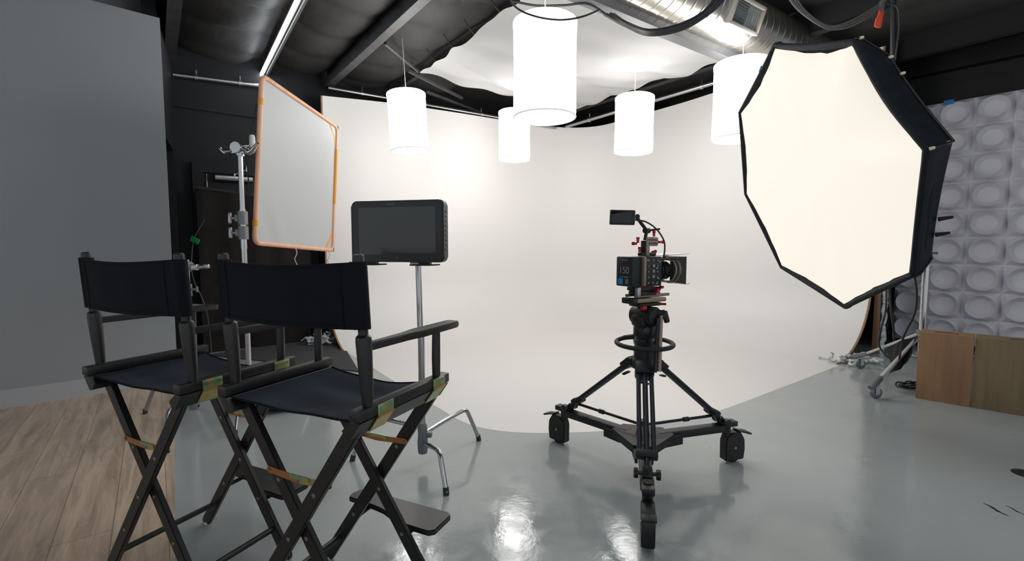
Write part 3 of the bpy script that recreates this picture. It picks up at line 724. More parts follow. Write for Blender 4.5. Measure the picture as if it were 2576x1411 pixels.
# ------------------------------------------------------------------ plywood boxes
def ply_box(c, size, rz, m, label):
    t = thing('apple_box', label, 'wooden box', c, rz, 'plywood boxes by the moulded panels')
    w_, d_, h_ = size; th = .018
    # hollow box: faces with a hand slot in the top
    b = MB(); b.box((0, -d_/2+th/2, h_/2), (w_, th, h_), None, .003); b.build('front_panel', m, t)
    b = MB(); b.box((0, d_/2-th/2, h_/2), (w_, th, h_), None, .003); b.build('rear_panel', m, t)
    for s_ in (-1, 1):
        b = MB(); b.box((s_*(w_/2-th/2), 0, h_/2), (th, d_-2*th, h_), None, .002); b.build('side_panel', m, t)
    b = MB()
    b.box((0, -d_*.31, h_-th/2-.001), (w_-2*th, d_*.38-th, th)); b.box((0, d_*.31, h_-th/2-.001), (w_-2*th, d_*.38-th, th))
    sl = .13
    for s_ in (-1, 1): b.box((s_*(sl/2 + (w_/2-th-sl/2)/2), 0, h_-th/2-.001), ((w_/2-th-sl/2), d_*.24, th))
    b.build('top_panel', m, t)
    b = MB(); b.box((0, 0, th/2), (w_-2*th, d_-2*th, th)); b.build('bottom_panel', m, t)
    return t
bx = V((3.52-3.11, 3.20-3.61, 0)).normalized(); bnx = V((.70, .70, 0)); rzb = math.atan2(bx.y, bx.x)
c1_ = V((3.11, 3.61, 0)) + bx*.155 + bnx*.10
ply_box(c1_, (.305, .20, .515), rzb, M_ply, 'reddish plywood box standing on end, the left one nearest the rolling stand')
c2_ = c1_ + bx*(.155+.002+.245) + bnx*.006
ply_box(c2_, (.49, .20, .515), rzb, M_ply2, 'olive plywood box standing at the right edge')

# ------------------------------------------------------------------ director's chairs
HW, DEP, RW, ZS = .2685, .412, .035, .76
def capsule_bar(b, p0, p1, wdt, thk, nrm):
    """flat bar with rounded ends, lying in the plane with normal nrm"""
    p0, p1 = V(p0), V(p1); d = (p1-p0).normalized(); n_ = V(nrm); s_ = n_.cross(d).normalized(); r = wdt/2; o = []
    for k in range(9): a = -PI/2 + PI*k/8; o.append(p1 + d*(r*math.cos(a)) + s_*(r*math.sin(a)))
    for k in range(9): a = PI/2 + PI*k/8; o.append(p0 + d*(r*math.cos(a)) + s_*(r*math.sin(a)))
    m = len(o); b.add([p - n_*thk/2 for p in o] + [p + n_*thk/2 for p in o], [tuple(range(m))[::-1], tuple(range(m, 2*m))] + [(i, (i+1) % m, m+(i+1) % m, m+i) for i in range(m)])
def make_chair(loc, rz, label):
    t = thing('directors_chair', label, 'chair', loc, rz, "tall director's chairs")
    for s in (-1, 1):
        # upper seat rail
        b = MB(); b.box((s*(HW-RW/2), DEP/2, ZS-.015), (RW, DEP, .030), None, .004)
        rail = b.build('seat_rail', M_blackwood, t)
        # bevelled lower rail: section in x-z
        x0 = s*HW
        sec = [(s*(HW-.002), ZS-.033), (s*(HW-.032), ZS-.033), (s*(HW-.062), ZS-.058), (s*(HW-.050), ZS-.076), (s*(HW-.034), ZS-.078)]
        b = MB(); k = len(sec); b.add([V((x, .004, z)) for x, z in sec] + [V((x, DEP-.004, z)) for x, z in sec],
              [tuple(range(k)), tuple(range(k, 2*k))[::-1]] + [(i, (i+1) % k, k+(i+1) % k, k+i) for i in range(k)])
        b.build('lower_rail', M_blackwood, t)
        for yc in (.098, .350):
            b = MB(); b.box((s*(HW+.0015), yc, ZS-.016), (.003, .062, .028), None, .001)
            h = b.build('hinge', M_brass, t, label='iridescent brass hinge')
            b = MB(); p0 = V((s*(HW+.001), yc, ZS-.034)); p1 = V((s*(HW-.030), yc, ZS-.077))
            b.bar(p0, p1, .062, .003, up=(s*.85, 0, -.55)); b.build('hinge_leaf', M_brass, h)
            b = MB(); b.cyl((s*(HW+.002), yc-.031, ZS-.033), (s*(HW+.002), yc+.031, ZS-.033), .0035, n=8); b.build('hinge_knuckle', M_copper, h)
            for q in (-1, 1): b = MB(); b.spin((s*(HW+.003), yc+q*.021, ZS-.012), [(.0035, 0), (.003, .0012)], 10, (s, 0, 0)); b.build('screw', M_bolt, h)
        # back post: turned lower spindle and round upper post
        b = MB(); ps = [(0.048, ZS-.002, .0135), (.047, ZS+.03, .0155), (.043, ZS+.10, .0185), (.039, ZS+.168, .0205), (.038, ZS+.180, .019), (.0378, ZS+.186, .0125), (.037, ZS+.20, .0125), (.035, ZS+.215, .0145), (.026, ZS+.375, .0145), (.0255, ZS+.384, .0135), (.0252, ZS+.387, .009)]
        b.tube([V((s*.2535, y, z)) for y, z, r in ps], [r for y, z, r in ps], 20); b.build('back_post', M_blackwood, t)
        # front arm post
        b = MB(); b.tube([V((s*.2515, .362, ZS-.002)), V((s*.2515, .362, ZS+.06)), V((s*.2515, .364, ZS+.142))], [.0125, .0135, .0125], 18); b.build('arm_post', M_blackwood, t)
        # armrest
        o = [(-.012, .052), (.012, .052), (.014, .20), (.027, .27), (.027, .445), (.020, .465), (-.016, .465), (-.024, .450), (-.024, .27), (-.014, .20)]
        if s < 0: o = [(-x, y) for x, y in o][::-1]
        b = MB(); b.prism([(s*.2535 + x, y) for x, y in o], ZS+.142, ZS+.162)
        bmesh.ops.bevel(b.bm, geom=[e for e in b.bm.edges], offset=.003, segments=2, affect='EDGES'); b.build('armrest', M_blackwood, t)
    # canvas back: sleeves round the posts and a sagging panel
    def back(u, v):
        x = -.2535 + .507*u; z = ZS + .200 + .168*v - .010*math.sin(PI*u)*(1 if v > .5 else .4)
        y = .036 - .010*v - .018 - .022*math.sin(PI*u) + .002*math.sin(18*u)*math.sin(3*v)
        return (x, y, z)
    b = MB(); b.grid(back, 30, 8, .0045, (0, 1, 0))
    for s in (-1, 1):
        n_ = 20; g = []
        for j in range(9):
            v = j/8; z = ZS + .200 + .168*v; cy = .036 - .010*v
            g.append([b.bm.verts.new((s*.2535 + .021*math.cos(a*2*PI/n_), cy + .0205*math.sin(a*2*PI/n_), z + (.0015*math.sin(a*3)))) for a in range(n_)])
        for j in range(8):
            for a in range(n_): b.bm.faces.new((g[j][a], g[j][(a+1) % n_], g[j+1][(a+1) % n_], g[j+1][a]))
    bk = b.build('canvas_back', M_canvas, t, smooth=50)
    b = MB()
    for s in (-1, 1): b.grid(lambda u, v: V(back(.5 + s*(.425 + .004*u), v)) + V((0, -.0012, 0)), 1, 10, .001, (0, -1, 0))
    b.grid(lambda u, v: V(back(.05+.9*u, .055 + .008*v)) + V((0, -.001, 0)), 24, 1, .001, (0, -1, 0)); b.grid(lambda u, v: V(back(.05+.9*u, .945 + .008*v)) + V((0, -.001, 0)), 24, 1, .001, (0, -1, 0))
    b.build('stitched_hem', M_canvas, bk)
    # canvas seat
    def seat(u, v):
        x = -(HW-RW-.004) + 2*(HW-RW-.004)*u; e = math.sin(PI*u)
        y = .018 + .385*v + .010*e*(1-v) - .030*e*v
        return (x, y, ZS - .034 - .026*e*(.55 + .45*math.sin(PI*v)) + .0035*math.sin(14*v + 3*u)*e + .0025*math.sin(11*u+4*v)*e)
    b = MB(); b.grid(seat, 40, 30, .004, (0, 0, -1)); st_ = b.build('canvas_seat', M_canvas2, t, smooth=50)
    b = MB(); b.tube([V(seat(i/24, 0)) for i in range(25)], .0035, 6); b.tube([V(seat(i/24, 1)) for i in range(25)], .0035, 6); b.build('seat_hem', M_canvas, st_)
    # crossed legs, one pair at the back and one at the front
    def leg(s, y):
        top = V((s*.222, y, ZS-.062)); foot = V((-s*.248, y, .018)); b = MB(); capsule_bar(b, top, foot, .042, .019, (0, 1, 0))
        bmesh.ops.bevel(b.bm, geom=[e for e in b.bm.edges if abs(e.verts[0].co.y - e.verts[1].co.y) < 1e-6], offset=.003, segments=2, affect='EDGES')
        l = b.build('leg', M_blackwood, t)
        for z in (.495, .345, .21):
          f = (ZS-.062-z)/(ZS-.062-.018); p = top.lerp(foot, f)
          if True:
            b = MB()
            b.spin(p, [(.0062, -.0115), (.0065, -.0095), (.003, -.009), (.003, .009), (.0065, .0095), (.0062, .0115)], 14, (0, 1, 0))
            b.build('bolt', M_bolt, l, label='nickel bolt')
        b = MB(); b.spin((foot.x, y, -.001+.001), [(.013, 0), (.015, .004), (.012, .012)], 16); b.build('foot_glide', mat('white_glide', (.6, .58, .55), .5), l)
    for y in (.045, .372):
        leg(1, y - (.0115 if y < .2 else -.0115)); leg(-1, y + (.0115 if y < .2 else -.0115))
        # locking link
        for s, m in ((-1, M_copper), (1, MATS['zinc_yellow_brass'] if y < .2 else M_copper)):
            yy = y
            b = MB(); capsule_bar(b, (s*.116, yy, .520), (s*.004, yy, .512), .019, .003, (0, 1, 0))
            b.spin((s*.116, yy - .0018, .520), [(.005, 0), (.0045, .003)], 10, (0, -1, 0)); b.build('folding_link', m, t, label='copper coloured folding link')
        b = MB(); b.bar((-.03, y-.003, .521), (.045, y-.003, .521), .004, .012, up=(0, 0, 1)); b.build('link_stop', M_brass, t)
    for s in (-1, 1):
        b = MB(); z = .105; x = s*.187; b.cyl((x, .052, z), (x, .366, z), .0105, n=14); b.build('stretcher', M_blackwood, t)
    # footrest
    o = [(-.205, .445), (-.215, .470), (-.205, .505), (-.19, .515), (.195, .515), (.212, .500), (.212, .405), (.195, .388), (.075, .388), (.045, .397), (.01, .418), (-.03, .436), (-.08, .440)]
    b = MB(); b.prism(o, .200, .220); bmesh.ops.bevel(b.bm, geom=[e for e in b.bm.edges], offset=.003, segments=2, affect='EDGES'); fr = b.build('footrest', M_blackwood, t)
    b = MB()
    for s in (-1, 1): b.bar((s*.115, .385, .195), (s*.115, .47, .197), .02, .006)
    b.build('footrest_bracket', M_blackmat, t)
    return t
make_chair((-.619, 1.256, 0), -.433, "black director's chair nearest the camera, with navy black seat, on the grey floor")
make_chair((-1.217, 1.481, 0), -.430, "black director's chair at the left, standing half on the wood planks")

# ------------------------------------------------------------------ C-stands
def turtle_leg(parent, hub, ang, L_, z0, m, drop=.10):
    d = V((math.cos(ang), math.sin(ang), 0)); h = V(hub)
    p = [h + d*.03 + V((0, 0, 0)), h + d*L_*.35 + V((0, 0, drop*.22)), h + d*L_*.66 + V((0, 0, drop*.42)), h + d*L_*.74 + V((0, 0, drop*.38)), h + d*L_*.80 + V((0, 0, drop*.12)), V((h.x + d.x*L_, h.y + d.y*L_, .012))]
    q = bez(p, 6); b = MB(); b.tube(q, .0125, 14); l = b.build('leg', m, parent)
    b = MB(); b.tube([q[-1] + V((0, 0, .022)) - d*.008, V((q[-1].x, q[-1].y, .0))], .0145, 12); b.build('foot_cap', mat('dark_green_cap', (.01, .04, .025), .6), l)
# monitor stand
MP = V((-.475, 2.47, 0))
ms = thing('monitor_stand', 'chrome stand with three bent legs carrying the large monitor', 'light stand', MP)
b = MB(); b.cyl((0, 0, .10), (0, 0, .72), .0175, n=18); b.build('pole', M_chrome, ms)
b = MB(); b.cyl((-.004, 0, .70), (-.010, 0, 1.07), .015, n=18); b.build('pole', M_chrome, ms)
b = MB(); b.lathe((0, 0, .07), [(.024, 0), (.026, .02), (.028, .06), (.024, .10), (.026, .13), (.022, .16)], 18); b.box((.03, 0, .17), (.04, .03, .03), None, .006); b.build('leg_hub', M_castgrey, ms)
for a_, L_, z_ in ((math.atan2(-.30, .165), .345, .13), (math.atan2(.33, .275), .43, .175), (math.radians(172), .40, .21)):
    turtle_leg(ms, (0, 0, z_), a_, L_, z_, M_chrome, .10)
# the monitor
mon = thing('field_monitor', 'large black monitor with rounded corners and a blank dark screen', 'monitor', (-.590, 2.47, 1.243), math.atan2(-.12, .50))
mw, mh, mt_ = .518, .316, .055
def rrect(w_, h_, r, n=6):
    o = []
    for cx, cy, a0 in ((w_/2-r, h_/2-r, 0), (-w_/2+r, h_/2-r, 90), (-w_/2+r, -h_/2+r, 180), (w_/2-r, -h_/2+r, 270)):
        for k in range(n+1): a = math.radians(a0 + 90*k/n); o.append((cx + r*math.cos(a), cy + r*math.sin(a)))
    return o
XZ = Matrix(((1, 0, 0, 0), (0, 0, -1, 0), (0, 1, 0, 0), (0, 0, 0, 1)))      # prism z -> -y (front face towards -y)
b = MB(); b.prism(rrect(mw, mh, .028), -.045, .010, XZ); bmesh.ops.bevel(b.bm, geom=[e for e in b.bm.edges if abs(e.verts[0].co.y-e.verts[1].co.y) < 1e-6], offset=.006, segments=3, affect='EDGES')
b.build('casing', mat('rubberised_casing', (.030, .030, .032), .5), mon)
b = MB(); b.prism(rrect(mw-.022, mh-.018, .020), .009, .0125, XZ); b.build('bezel', M_bezel, mon)
b = MB(); b.prism(rrect(.428, .243, .002, 1), .0122, .0132, XZ @ Matrix.Translation((0, .002, 0))); b.build('screen', M_screen, mon, label='blank dark grey screen')
text_obj('ATOMOS', .011, MATS['green_tape'], mon, XZ @ Matrix.Translation((-.03, .138, .0125)), 'brand_mark')
text_obj('A', .014, M_copper, mon, XZ @ Matrix.Translation((0, -.135, .0125)), 'logo_mark')
b = MB()
for k in range(9): b.box((mw/2+.0005, .018, .10-k*.024), (.003, .022, .010), None, .001)
b.build('side_port', M_black, mon)
for s in (-.155, .145):
    b = MB(); b.prism([(-.055, -.05), (.05, -.05), (.075, .035), (-.03, .035)], -mh/2-.016, -mh/2-.009, Matrix.Translation((s, -.005, 0))); b.box((s, .012, -mh/2-.004), (.06, .03, .012)); b.build('foot_plate', M_black, mon)
b = MB(); b.box((.09, .03, -mh/2-.008), (.06, .035, .018), None, .003); b.build('mount_plate', M_steel, mon)

# C-stand carrying the framed diffuser
CP = V((-1.85, 3.30, 0))
cs = thing('c_stand', 'chrome stand with clamp head holding the framed diffuser', 'light stand', CP)
b = MB(); b.cyl((0, 0, .12), (0, 0, 1.20), .0175, n=18); b.build('pole', M_chrome, cs)
b = MB(); b.cyl((0, 0, 1.15), (0, 0, 1.42), .020, n=18); b.build('pole', M_chrome, cs)
b = MB(); b.cyl((0, 0, 1.36), (0, 0, 1.79), .0165, n=18); b.build('pole', M_chrome, cs)
for z, sgn in ((1.36, 1), (1.26, 1)):
    b = MB(); b.cyl((0, 0, z-.045), (0, 0, z+.045), .032, n=18); b.box((-.035, 0, z), (.03, .035, .05), None, .006); c_ = b.build('collar', M_castgrey, cs)
    b = MB(); b.cyl((-.04, 0, z), (-.085, 0, z), .009, n=12); b.bar((-.09, 0, z-.038), (-.088, 0, z+.038), .016, .022, bev=.007); b.build('wing_knob', M_steel, c_)
b = MB(); b.box((-.005, 0, 1.815), (.10, .045, .05), None, .012); b.cyl((-.005, -.05, 1.83), (-.005, .05, 1.83), .036, n=20); b.cyl((.0, 0, 1.78), (0, 0, 1.80), .027, n=16); hd = b.build('grip_head', M_chrome, cs)
b = MB(); b.cyl((-.05, -.02, 1.81), (-.10, -.03, 1.805), .010, n=12); b.bar((-.085, -.03, 1.79), (-.12, -.03, 1.83), .018, .018, bev=.007); b.build('wing_knob', M_chrome, hd)
b = MB(); b.tube([(.03, -.01, 1.82), (.075, -.02, 1.80), (.10, -.03, 1.81), (.135, -.045, 1.845), (.15, -.05, 1.855)], [.017, .020, .018, .012, .008], 12); b.box((.05, -.02, 1.845), (.05, .02, .02), None, .006); b.build('grip_arm', M_chrome, cs)
b = MB(); b.lathe((.085, 0, 1.835), [(.019, 0), (.020, .01), (.018, .07), (.014, .085)], 16); b.build('white_knob', M_white_plate, cs, label='white cap')
b = MB(); b.lathe((0, 0, .08), [(.024, 0), (.026, .03), (.03, .09), (.024, .14)], 18); b.build('leg_hub', M_castgrey, cs)
for a_, L_, z_ in ((math.radians(-72), .45, .13), (math.radians(168), .45, .17), (math.radians(45), .45, .21)): turtle_leg(cs, (0, 0, z_), a_, L_, z_, M_chrome)

# framed diffuser
q = [V((-1.735, 3.40, 2.350)), V((-1.830, 3.40, 1.190)), V((-1.705, 4.53, 1.13)), V((-1.632, 4.53, 2.275))]   # TL BL BR TR
fd = thing('framed_diffuser', 'upright grey diffusion screen in a pale wooden frame with orange tape', 'diffusion frame', q[1])
Q = [p-q[1] for p in q]
def rounded_loop(P, r, n=5):
    o = []
    for i in range(len(P)):
        a, c, d = P[i-1], P[i], P[(i+1) % len(P)]
        u = (a-c).normalized()*r; v = (d-c).normalized()*r
        for k in range(n+1):
            t_ = k/n; o.append((1-t_)**2*(c+u) + 2*t_*(1-t_)*c + t_*t_*(c+v))
    return o
lp = rounded_loop(Q, .06); fcn = (Q[0]-Q[1]).cross(Q[2]-Q[1]).normalized(); cc = sum(Q, V())/4
b = MB(); b.tube(lp, .017, 12, closed=True); b.build('frame', M_framewrap, fd)
b = MB(); b.grid(lambda u, v: (Q[0].lerp(Q[3], .012+u*.976).lerp(Q[1].lerp(Q[2], .012+u*.976), .012+v*.976)) + fcn*(.004*math.sin(PI*u)*math.sin(PI*v) + .003*math.sin(26*(u - v*.6))*math.exp(-((u-.15)**2+(v-.9)**2)*30) + .003*math.sin(30*(u + v*.5))*math.exp(-((u-.85)**2+(v-.12)**2)*40)), 50, 50, .0015, fcn)
b.build('diffusion_sheet', M_frost, fd, smooth=60)
def tape_on(c, i, j, f0, f1, wdt=.036):
    a = Q[i].lerp(Q[j], f0); d = Q[i].lerp(Q[j], f1); b = MB(); b.cyl(a, d, .0195, n=12); b.build('orange_tape', M_orange, fd, label='orange tape')
tape_on(0, 0, 1, .135, .17); tape_on(0, 0, 1, .86, .895)
tape_on(0, 3, 2, .18, .62)
for cpt, d1, d2 in ((Q[3], Q[0], Q[2]), (Q[2], Q[1], Q[3])):
    a = cpt + (d1-cpt).normalized()*.13 ; c = cpt + (d2-cpt).normalized()*.17; b = MB(); b.bar(a, c, .005, .022, up=fcn.cross(c-a)); b.build('corner_tape', M_orange, fd, label='orange tape across the corner')
    b = MB(); o1 = cpt + (cpt-d1).normalized()*.03; o2 = cpt + (d2-cpt).normalized()*.20 + (cpt-d1).normalized()*.03
    b.tube([cpt + (d1-cpt).normalized()*.05 + (cpt-d2).normalized()*.012, o1 + (cpt-d2).normalized()*.012, o2, cpt + (d2-cpt).normalized()*.21], .0035, 6); b.build('corner_bracket', M_blackmat, fd, label='thin black corner wire')
b = MB(); b.tube([Q[0].lerp(Q[1], .14) + V((-.02, 0, 0)), Q[0].lerp(Q[1], .47) + V((-.075, -.02, 0)), Q[0].lerp(Q[1], .88) + V((-.02, 0, 0))], .004, 6); b.build('support_cord', M_cable, fd)
for f in (.45, .93):
    p = Q[1].lerp(Q[2], f); b = MB(); b.tube(bez([p, p + V((.01, .01, -.05)), p + V((-.005, 0, -.10)), p + V((.015, 0, -.15))], 4), .004, 5); b.build('loose_tie', M_plastic, fd, label='loose pale tie')

# second C-stand, mostly behind the left chair
C2 = V((-2.13, 3.12, 0))
c2 = thing('c_stand', "dull stand mostly hidden behind the left director's chair", 'light stand', C2)
b = MB(); b.cyl((0, 0, .12), (0, 0, 1.08), .0165, n=18); b.build('pole', M_steel, c2)
b = MB(); b.cyl((0, -.03, 1.035), (0, .03, 1.035), .034, n=18); b.box((.04, 0, 1.03), (.07, .035, .04), None, .008); b.cyl((.07, 0, 1.03), (.13, 0, 1.035), .013, n=12); b.bar((.115, 0, 1.035), (.15, 0, 1.037), .022, .03, bev=.008); b.build('grip_head', M_steel, c2)
b = MB(); b.cyl((0, 0, .84), (0, 0, .92), .026, n=16); b.cyl((.02, 0, .885), (.06, 0, .885), .008, n=10); b.bar((.062, 0, .865), (.062, 0, .905), .012, .014, bev=.005); b.build('collar', M_castgrey, c2)
b = MB(); b.tube(bez([(-.03, -.02, .775), (.06, -.02, .785), (.13, -.02, .775), (.135, -.02, .755), (.06, -.02, .748)], 5), .007, 8); b.build('grip_arm', M_steel, c2)
b = MB(); b.lathe((0, 0, .08), [(.024, 0), (.026, .03), (.03, .09), (.024, .14)], 18); b.build('leg_hub', M_castgrey, c2)
for a_, L_, z_ in ((math.radians(162), .46, .16), (math.radians(-80), .40, .13), (math.radians(45), .42, .21)): turtle_leg(c2, (0, 0, z_), a_, L_, z_, M_steel)
# thin line with green tape
gl = thing('taped_cord', 'thin grey cord with a flag of green tape beside the grey wall', 'cord', (-2.95, 4.6, 0))
gb = V((-2.95, 4.6, 0))
b = MB(); b.tube(bez([aY(515, 552, 4.5)-gb, aY(489, 600, 4.45)-gb, aY(482, 650, 4.4)-gb, aY(486, 700, 4.4)-gb, aY(520, 785, 4.4)-gb, V((.10, -.12, .01))], 8), .004, 6); b.build('cord', M_greycable, gl)
b = MB(); c_ = aY(490, 604, 4.44)-gb; b.box(c_, (.085, .006, .05), Matrix.Rotation(.45, 3, 'Y'), .002); b.build('green_tape', M_green, gl, label='bright green tape')
# sandbag
b = MB()
def sbg(u, v):
    a = 2*PI*u; 
    r = math.sin(PI*min(max(v, .001), .999))**.5
    return V((-1.62, 3.34, .055)) + DA*(.20*(v*2-1)) + (DB*math.cos(a)*.075 + V((0, 0, 1))*math.sin(a)*.052)*r
b.grid(sbg, 24, 20); sbk = thing('sandbag', 'black sandbag with a blue strap on the floor by the chrome stand', 'sandbag', (0, 0, 0)); b.build('bag', M_bagblack, sbk, smooth=60)
b = MB(); b.tube([V((-1.60, 3.335, .055)) + DA*.06 + (DB*math.cos(a*PI/12)*.078 + V((0, 0, 1))*math.sin(a*PI/12)*.0545) for a in range(24)], .006, 6, closed=True); b.build('strap', M_blue, sbk, label='blue strap')

# ------------------------------------------------------------------ camera tripod on its dolly
TC = V((.664, 2.363, 0)); WH = [V((.532, 1.80, 0)), V((.285, 2.77, 0)), V((1.190, 2.52, 0))]
dl_ = thing('tripod_dolly', 'black three wheeled floor dolly under the camera tripod', 'dolly', TC)
b = MB(); o = []
for k, wv in enumerate(WH):
    d = (wv-TC).normalized(); s_ = V((-d.y, d.x, 0)); o += [(d*.15 - s_*.05), (d*.15 + s_*.05)]
angs = sorted(o, key=lambda p: math.atan2(p.y, p.x)); b.prism([P2(p) for p in angs], .175, .215); b.spin((0, 0, .215), [(.035, 0), (.03, .02), (.012, .03)], 20)
b.build('hub_plate', M_blackmat, dl_)
for wv in WH:
    e = wv - TC; d = e.normalized(); s_ = V((-d.y, d.x, 0)); L_ = e.length
    b = MB(); b.bar(d*.08 + V((0, 0, .197)), d*(L_-.06) + V((0, 0, .197)), .055, .040, bev=.006); arm = b.build('dolly_arm', M_blackmat, dl_)
    b = MB(); b.bar(d*.10 + s_*.048 + V((0, 0, .178)), d*.21 + s_*.035 + V((0, 0, .178)), .012, .05); b.bar(d*.10 - s_*.048 + V((0, 0, .178)), d*.21 - s_*.035 + V((0, 0, .178)), .012, .05); b.build('arm_bracket', M_blackmat, arm)
    b = MB(); b.cyl(d*(L_-.035) + V((0, 0, .15)), d*(L_-.035) + V((0, 0, .235)), .022, n=16); b.bar(d*(L_-.05)+V((0, 0, .215)), d*(L_+.02)+V((0, 0, .215)), .05, .03, bev=.006); b.build('swivel', M_black, arm)
    # caster housing: rounded side profile
    cw = e + d*.005; wh = MB(); prof_ = [(-.058, .016), (-.060, .12), (-.050, .150), (-.02, .168), (.035, .168), (.062, .125), (.066, .07), (.058, .016)]
    Mh = Matrix(((d.x, 0, s_.x, cw.x), (d.y, 0, s_.y, cw.y), (0, 1, 0, 0), (0, 0, 0, 1)))
    wh.prism(prof_, -.026, .026, Mh); bmesh.ops.bevel(wh.bm, geom=wh.bm.edges[:], offset=.004, segments=2, affect='EDGES'); hs = wh.build('wheel_housing', M_black, dl_)
    b = MB(); b.spin(cw + V((0, 0, .042)) - s_*.019, [(.02, -.001), (.034, 0), (.042, .005), (.042, .033), (.034, .038), (.02, .039)], 28, tuple(s_)); b.build('wheel', M_rubber, hs)
    b = MB(); b.spin(cw + V((0, 0, .085)) + s_*.0265, [(.008, 0), (.007, .003)], 12, tuple(s_)); b.spin(cw + V((0, 0, .085)) - s_*.0265, [(.008, 0), (.007, .003)], 12, tuple(-s_)); b.build('axle_bolt', M_bolt, hs)
    b = MB(); b.bar(cw + d*.02 + V((0, 0, .175)), cw + d*.075 + V((0, 0, .158)), .050, .008, bev=.003); b.bar(cw + d*.072 + V((0, 0, .160)), cw + d*.105 + V((0, 0, .150)), .056, .010, bev=.003); b.build('brake_pedal', M_blackmat, hs)

tr = thing('camera_tripod', 'black tripod with fluid head and round guide ring, standing on the wheeled dolly', 'tripod', TC + V((0, 0, 0)))
b = MB(); b.lathe((0, 0, .50), [(.040, 0), (.045, .01), (.045, .05), (.062, .06), (.066, .085), (.060, .10), (.052, .11), (.052, .165)], 28); b.build('crown', M_blackmat, tr)
b = MB(); b.lathe((0, 0, .665), [(.045, 0), (.052, .01), (.056, .035), (.046, .05)], 28); b.build('bowl', M_black, tr)
# guide ring and its spokes
b = MB(); b.tube([(.137*math.cos(a*PI/24), .137*math.sin(a*PI/24), .683 + .004*math.sin(a*PI/24)) for a in range(48)], .0115, 12, closed=True); gr = b.build('guide_ring', M_rubber, tr)
for a in (35, 155, 275):
    a = math.radians(a); b = MB(); b.tube([(.045*math.cos(a), .045*math.sin(a), .715), (.10*math.cos(a), .10*math.sin(a), .705), (.137*math.cos(a), .137*math.sin(a), .684)], [.012, .010, .010], 10); b.build('ring_spoke', M_blackmat, gr)
for wv in WH:
    e = wv - TC; d = e.normalized(); s_ = V((-d.y, d.x, 0))
    topp = d*.065 + V((0, 0, .585)); foot = d*.465 + V((0, 0, .250)); ld = (foot-topp).normalized(); L_ = (foot-topp).length
    b = MB()
    for o_ in (-.030, .030): b.cyl(topp + s_*o_, topp + s_*o_ + ld*L_*.86, .0105, n=12)
    lg = b.build('leg', M_bluemetal, tr, label='twin tube tripod leg')
    b = MB(); b.cyl(topp + ld*.05, foot, .0125, n=14); b.build('inner_tube', M_bluemetal, lg)
    b = MB(); b.bar(topp - ld*.015, topp + ld*.055, .088, .042, up=tuple(ld.cross(s_)), bev=.006); b.cyl(topp - s_*.048, topp + s_*.048, .020, n=16); b.build('leg_shoulder', M_blackmat, lg)
    b = MB(); b.bar(topp + ld*(L_*.85), topp + ld*(L_*.85+.035), .092, .036, up=tuple(ld.cross(s_)), bev=.006); b.build('leg_clamp', M_blackmat, lg)
    b = MB(); b.bar(topp + ld*.075 - s_*.03 - ld.cross(s_)*.03, topp + ld*.085 + s_*.02 - ld.cross(s_)*.032, .016, .010, bev=.003); b.build('clamp_lever', M_black, lg)
    b = MB(); b.bar(foot - ld*.01, foot + ld*.03 + V((0, 0, -.012)), .040, .034, up=tuple(ld.cross(s_)), bev=.006); b.cyl(foot + ld*.02 - s_*.042, foot + ld*.02 + s_*.042, .008, n=10)
    b.spin(foot + ld*.022 + s_*.036, [(.019, 0), (.021, .004), (.021, .016), (.017, .018)], 18, tuple(s_)); b.spin(foot + ld*.022 - s_*.036, [(.019, 0), (.021, .004), (.021, .016), (.017, .018)], 18, tuple(-s_)); b.build('foot_joint', M_black, lg)
    # mid level spreader bar
    b = MB(); p0 = V((0, 0, .262)); p1 = topp.lerp(foot, .93); p1 = V((p1.x, p1.y, .268)); b.cyl(p0, p1, .0075, n=10); b.cyl(p0.lerp(p1, .55), p0.lerp(p1, .62), .012, n=10); b.build('spreader_arm', M_blackmat, tr)
b = MB(); b.cyl((0, 0, .235), (0, 0, .288), .022, n=18); b.build('spreader_hub', M_blackmat, tr)
# fluid head
fh = MB(); fh.lathe((0, 0, .712), [(.050, 0), (.056, .012), (.056, .055), (.050, .065)], 28); fh.box((0, 0, .80), (.115, .085, .06), Matrix.Rotation(math.radians(30), 3, 'Z'), .014); fh.cyl(Matrix.Rotation(math.radians(30), 3, 'Z') @ V((0, -.062, .822)), Matrix.Rotation(math.radians(30), 3, 'Z') @ V((0, .062, .822)), .050, n=28)
hd = fh.build('fluid_head', M_black, tr)
R30 = Matrix.Rotation(math.radians(30), 3, 'Z')
b = MB(); b.spin(R30 @ V((0, -.062, .822)), [(.044, 0), (.042, .008), (.018, .010)], 28, tuple(R30 @ V((0, -1, 0)))); b.build('drag_dial', M_blackmat, hd)
b = MB(); b.spin(V((-.01, -.056, .752)), [(.019, 0), (.019, .008), (.012, .010)], 20, (0, -1, 0)); b.build('level_dial', M_bluemetal, hd)
b = MB(); b.box(R30 @ V((0, 0, .880)), (.15, .075, .016), R30, .004); b.build('top_plate', M_blackmat, hd)
b = MB(); b.box(R30 @ V((-.055, -.045, .868)), (.03, .02, .022), R30, .005); b.cyl((.06, -.03, .884), (.092, -.04, .884), .006, n=10); b.build('lock_lever', M_red, hd, label='red lock lever')
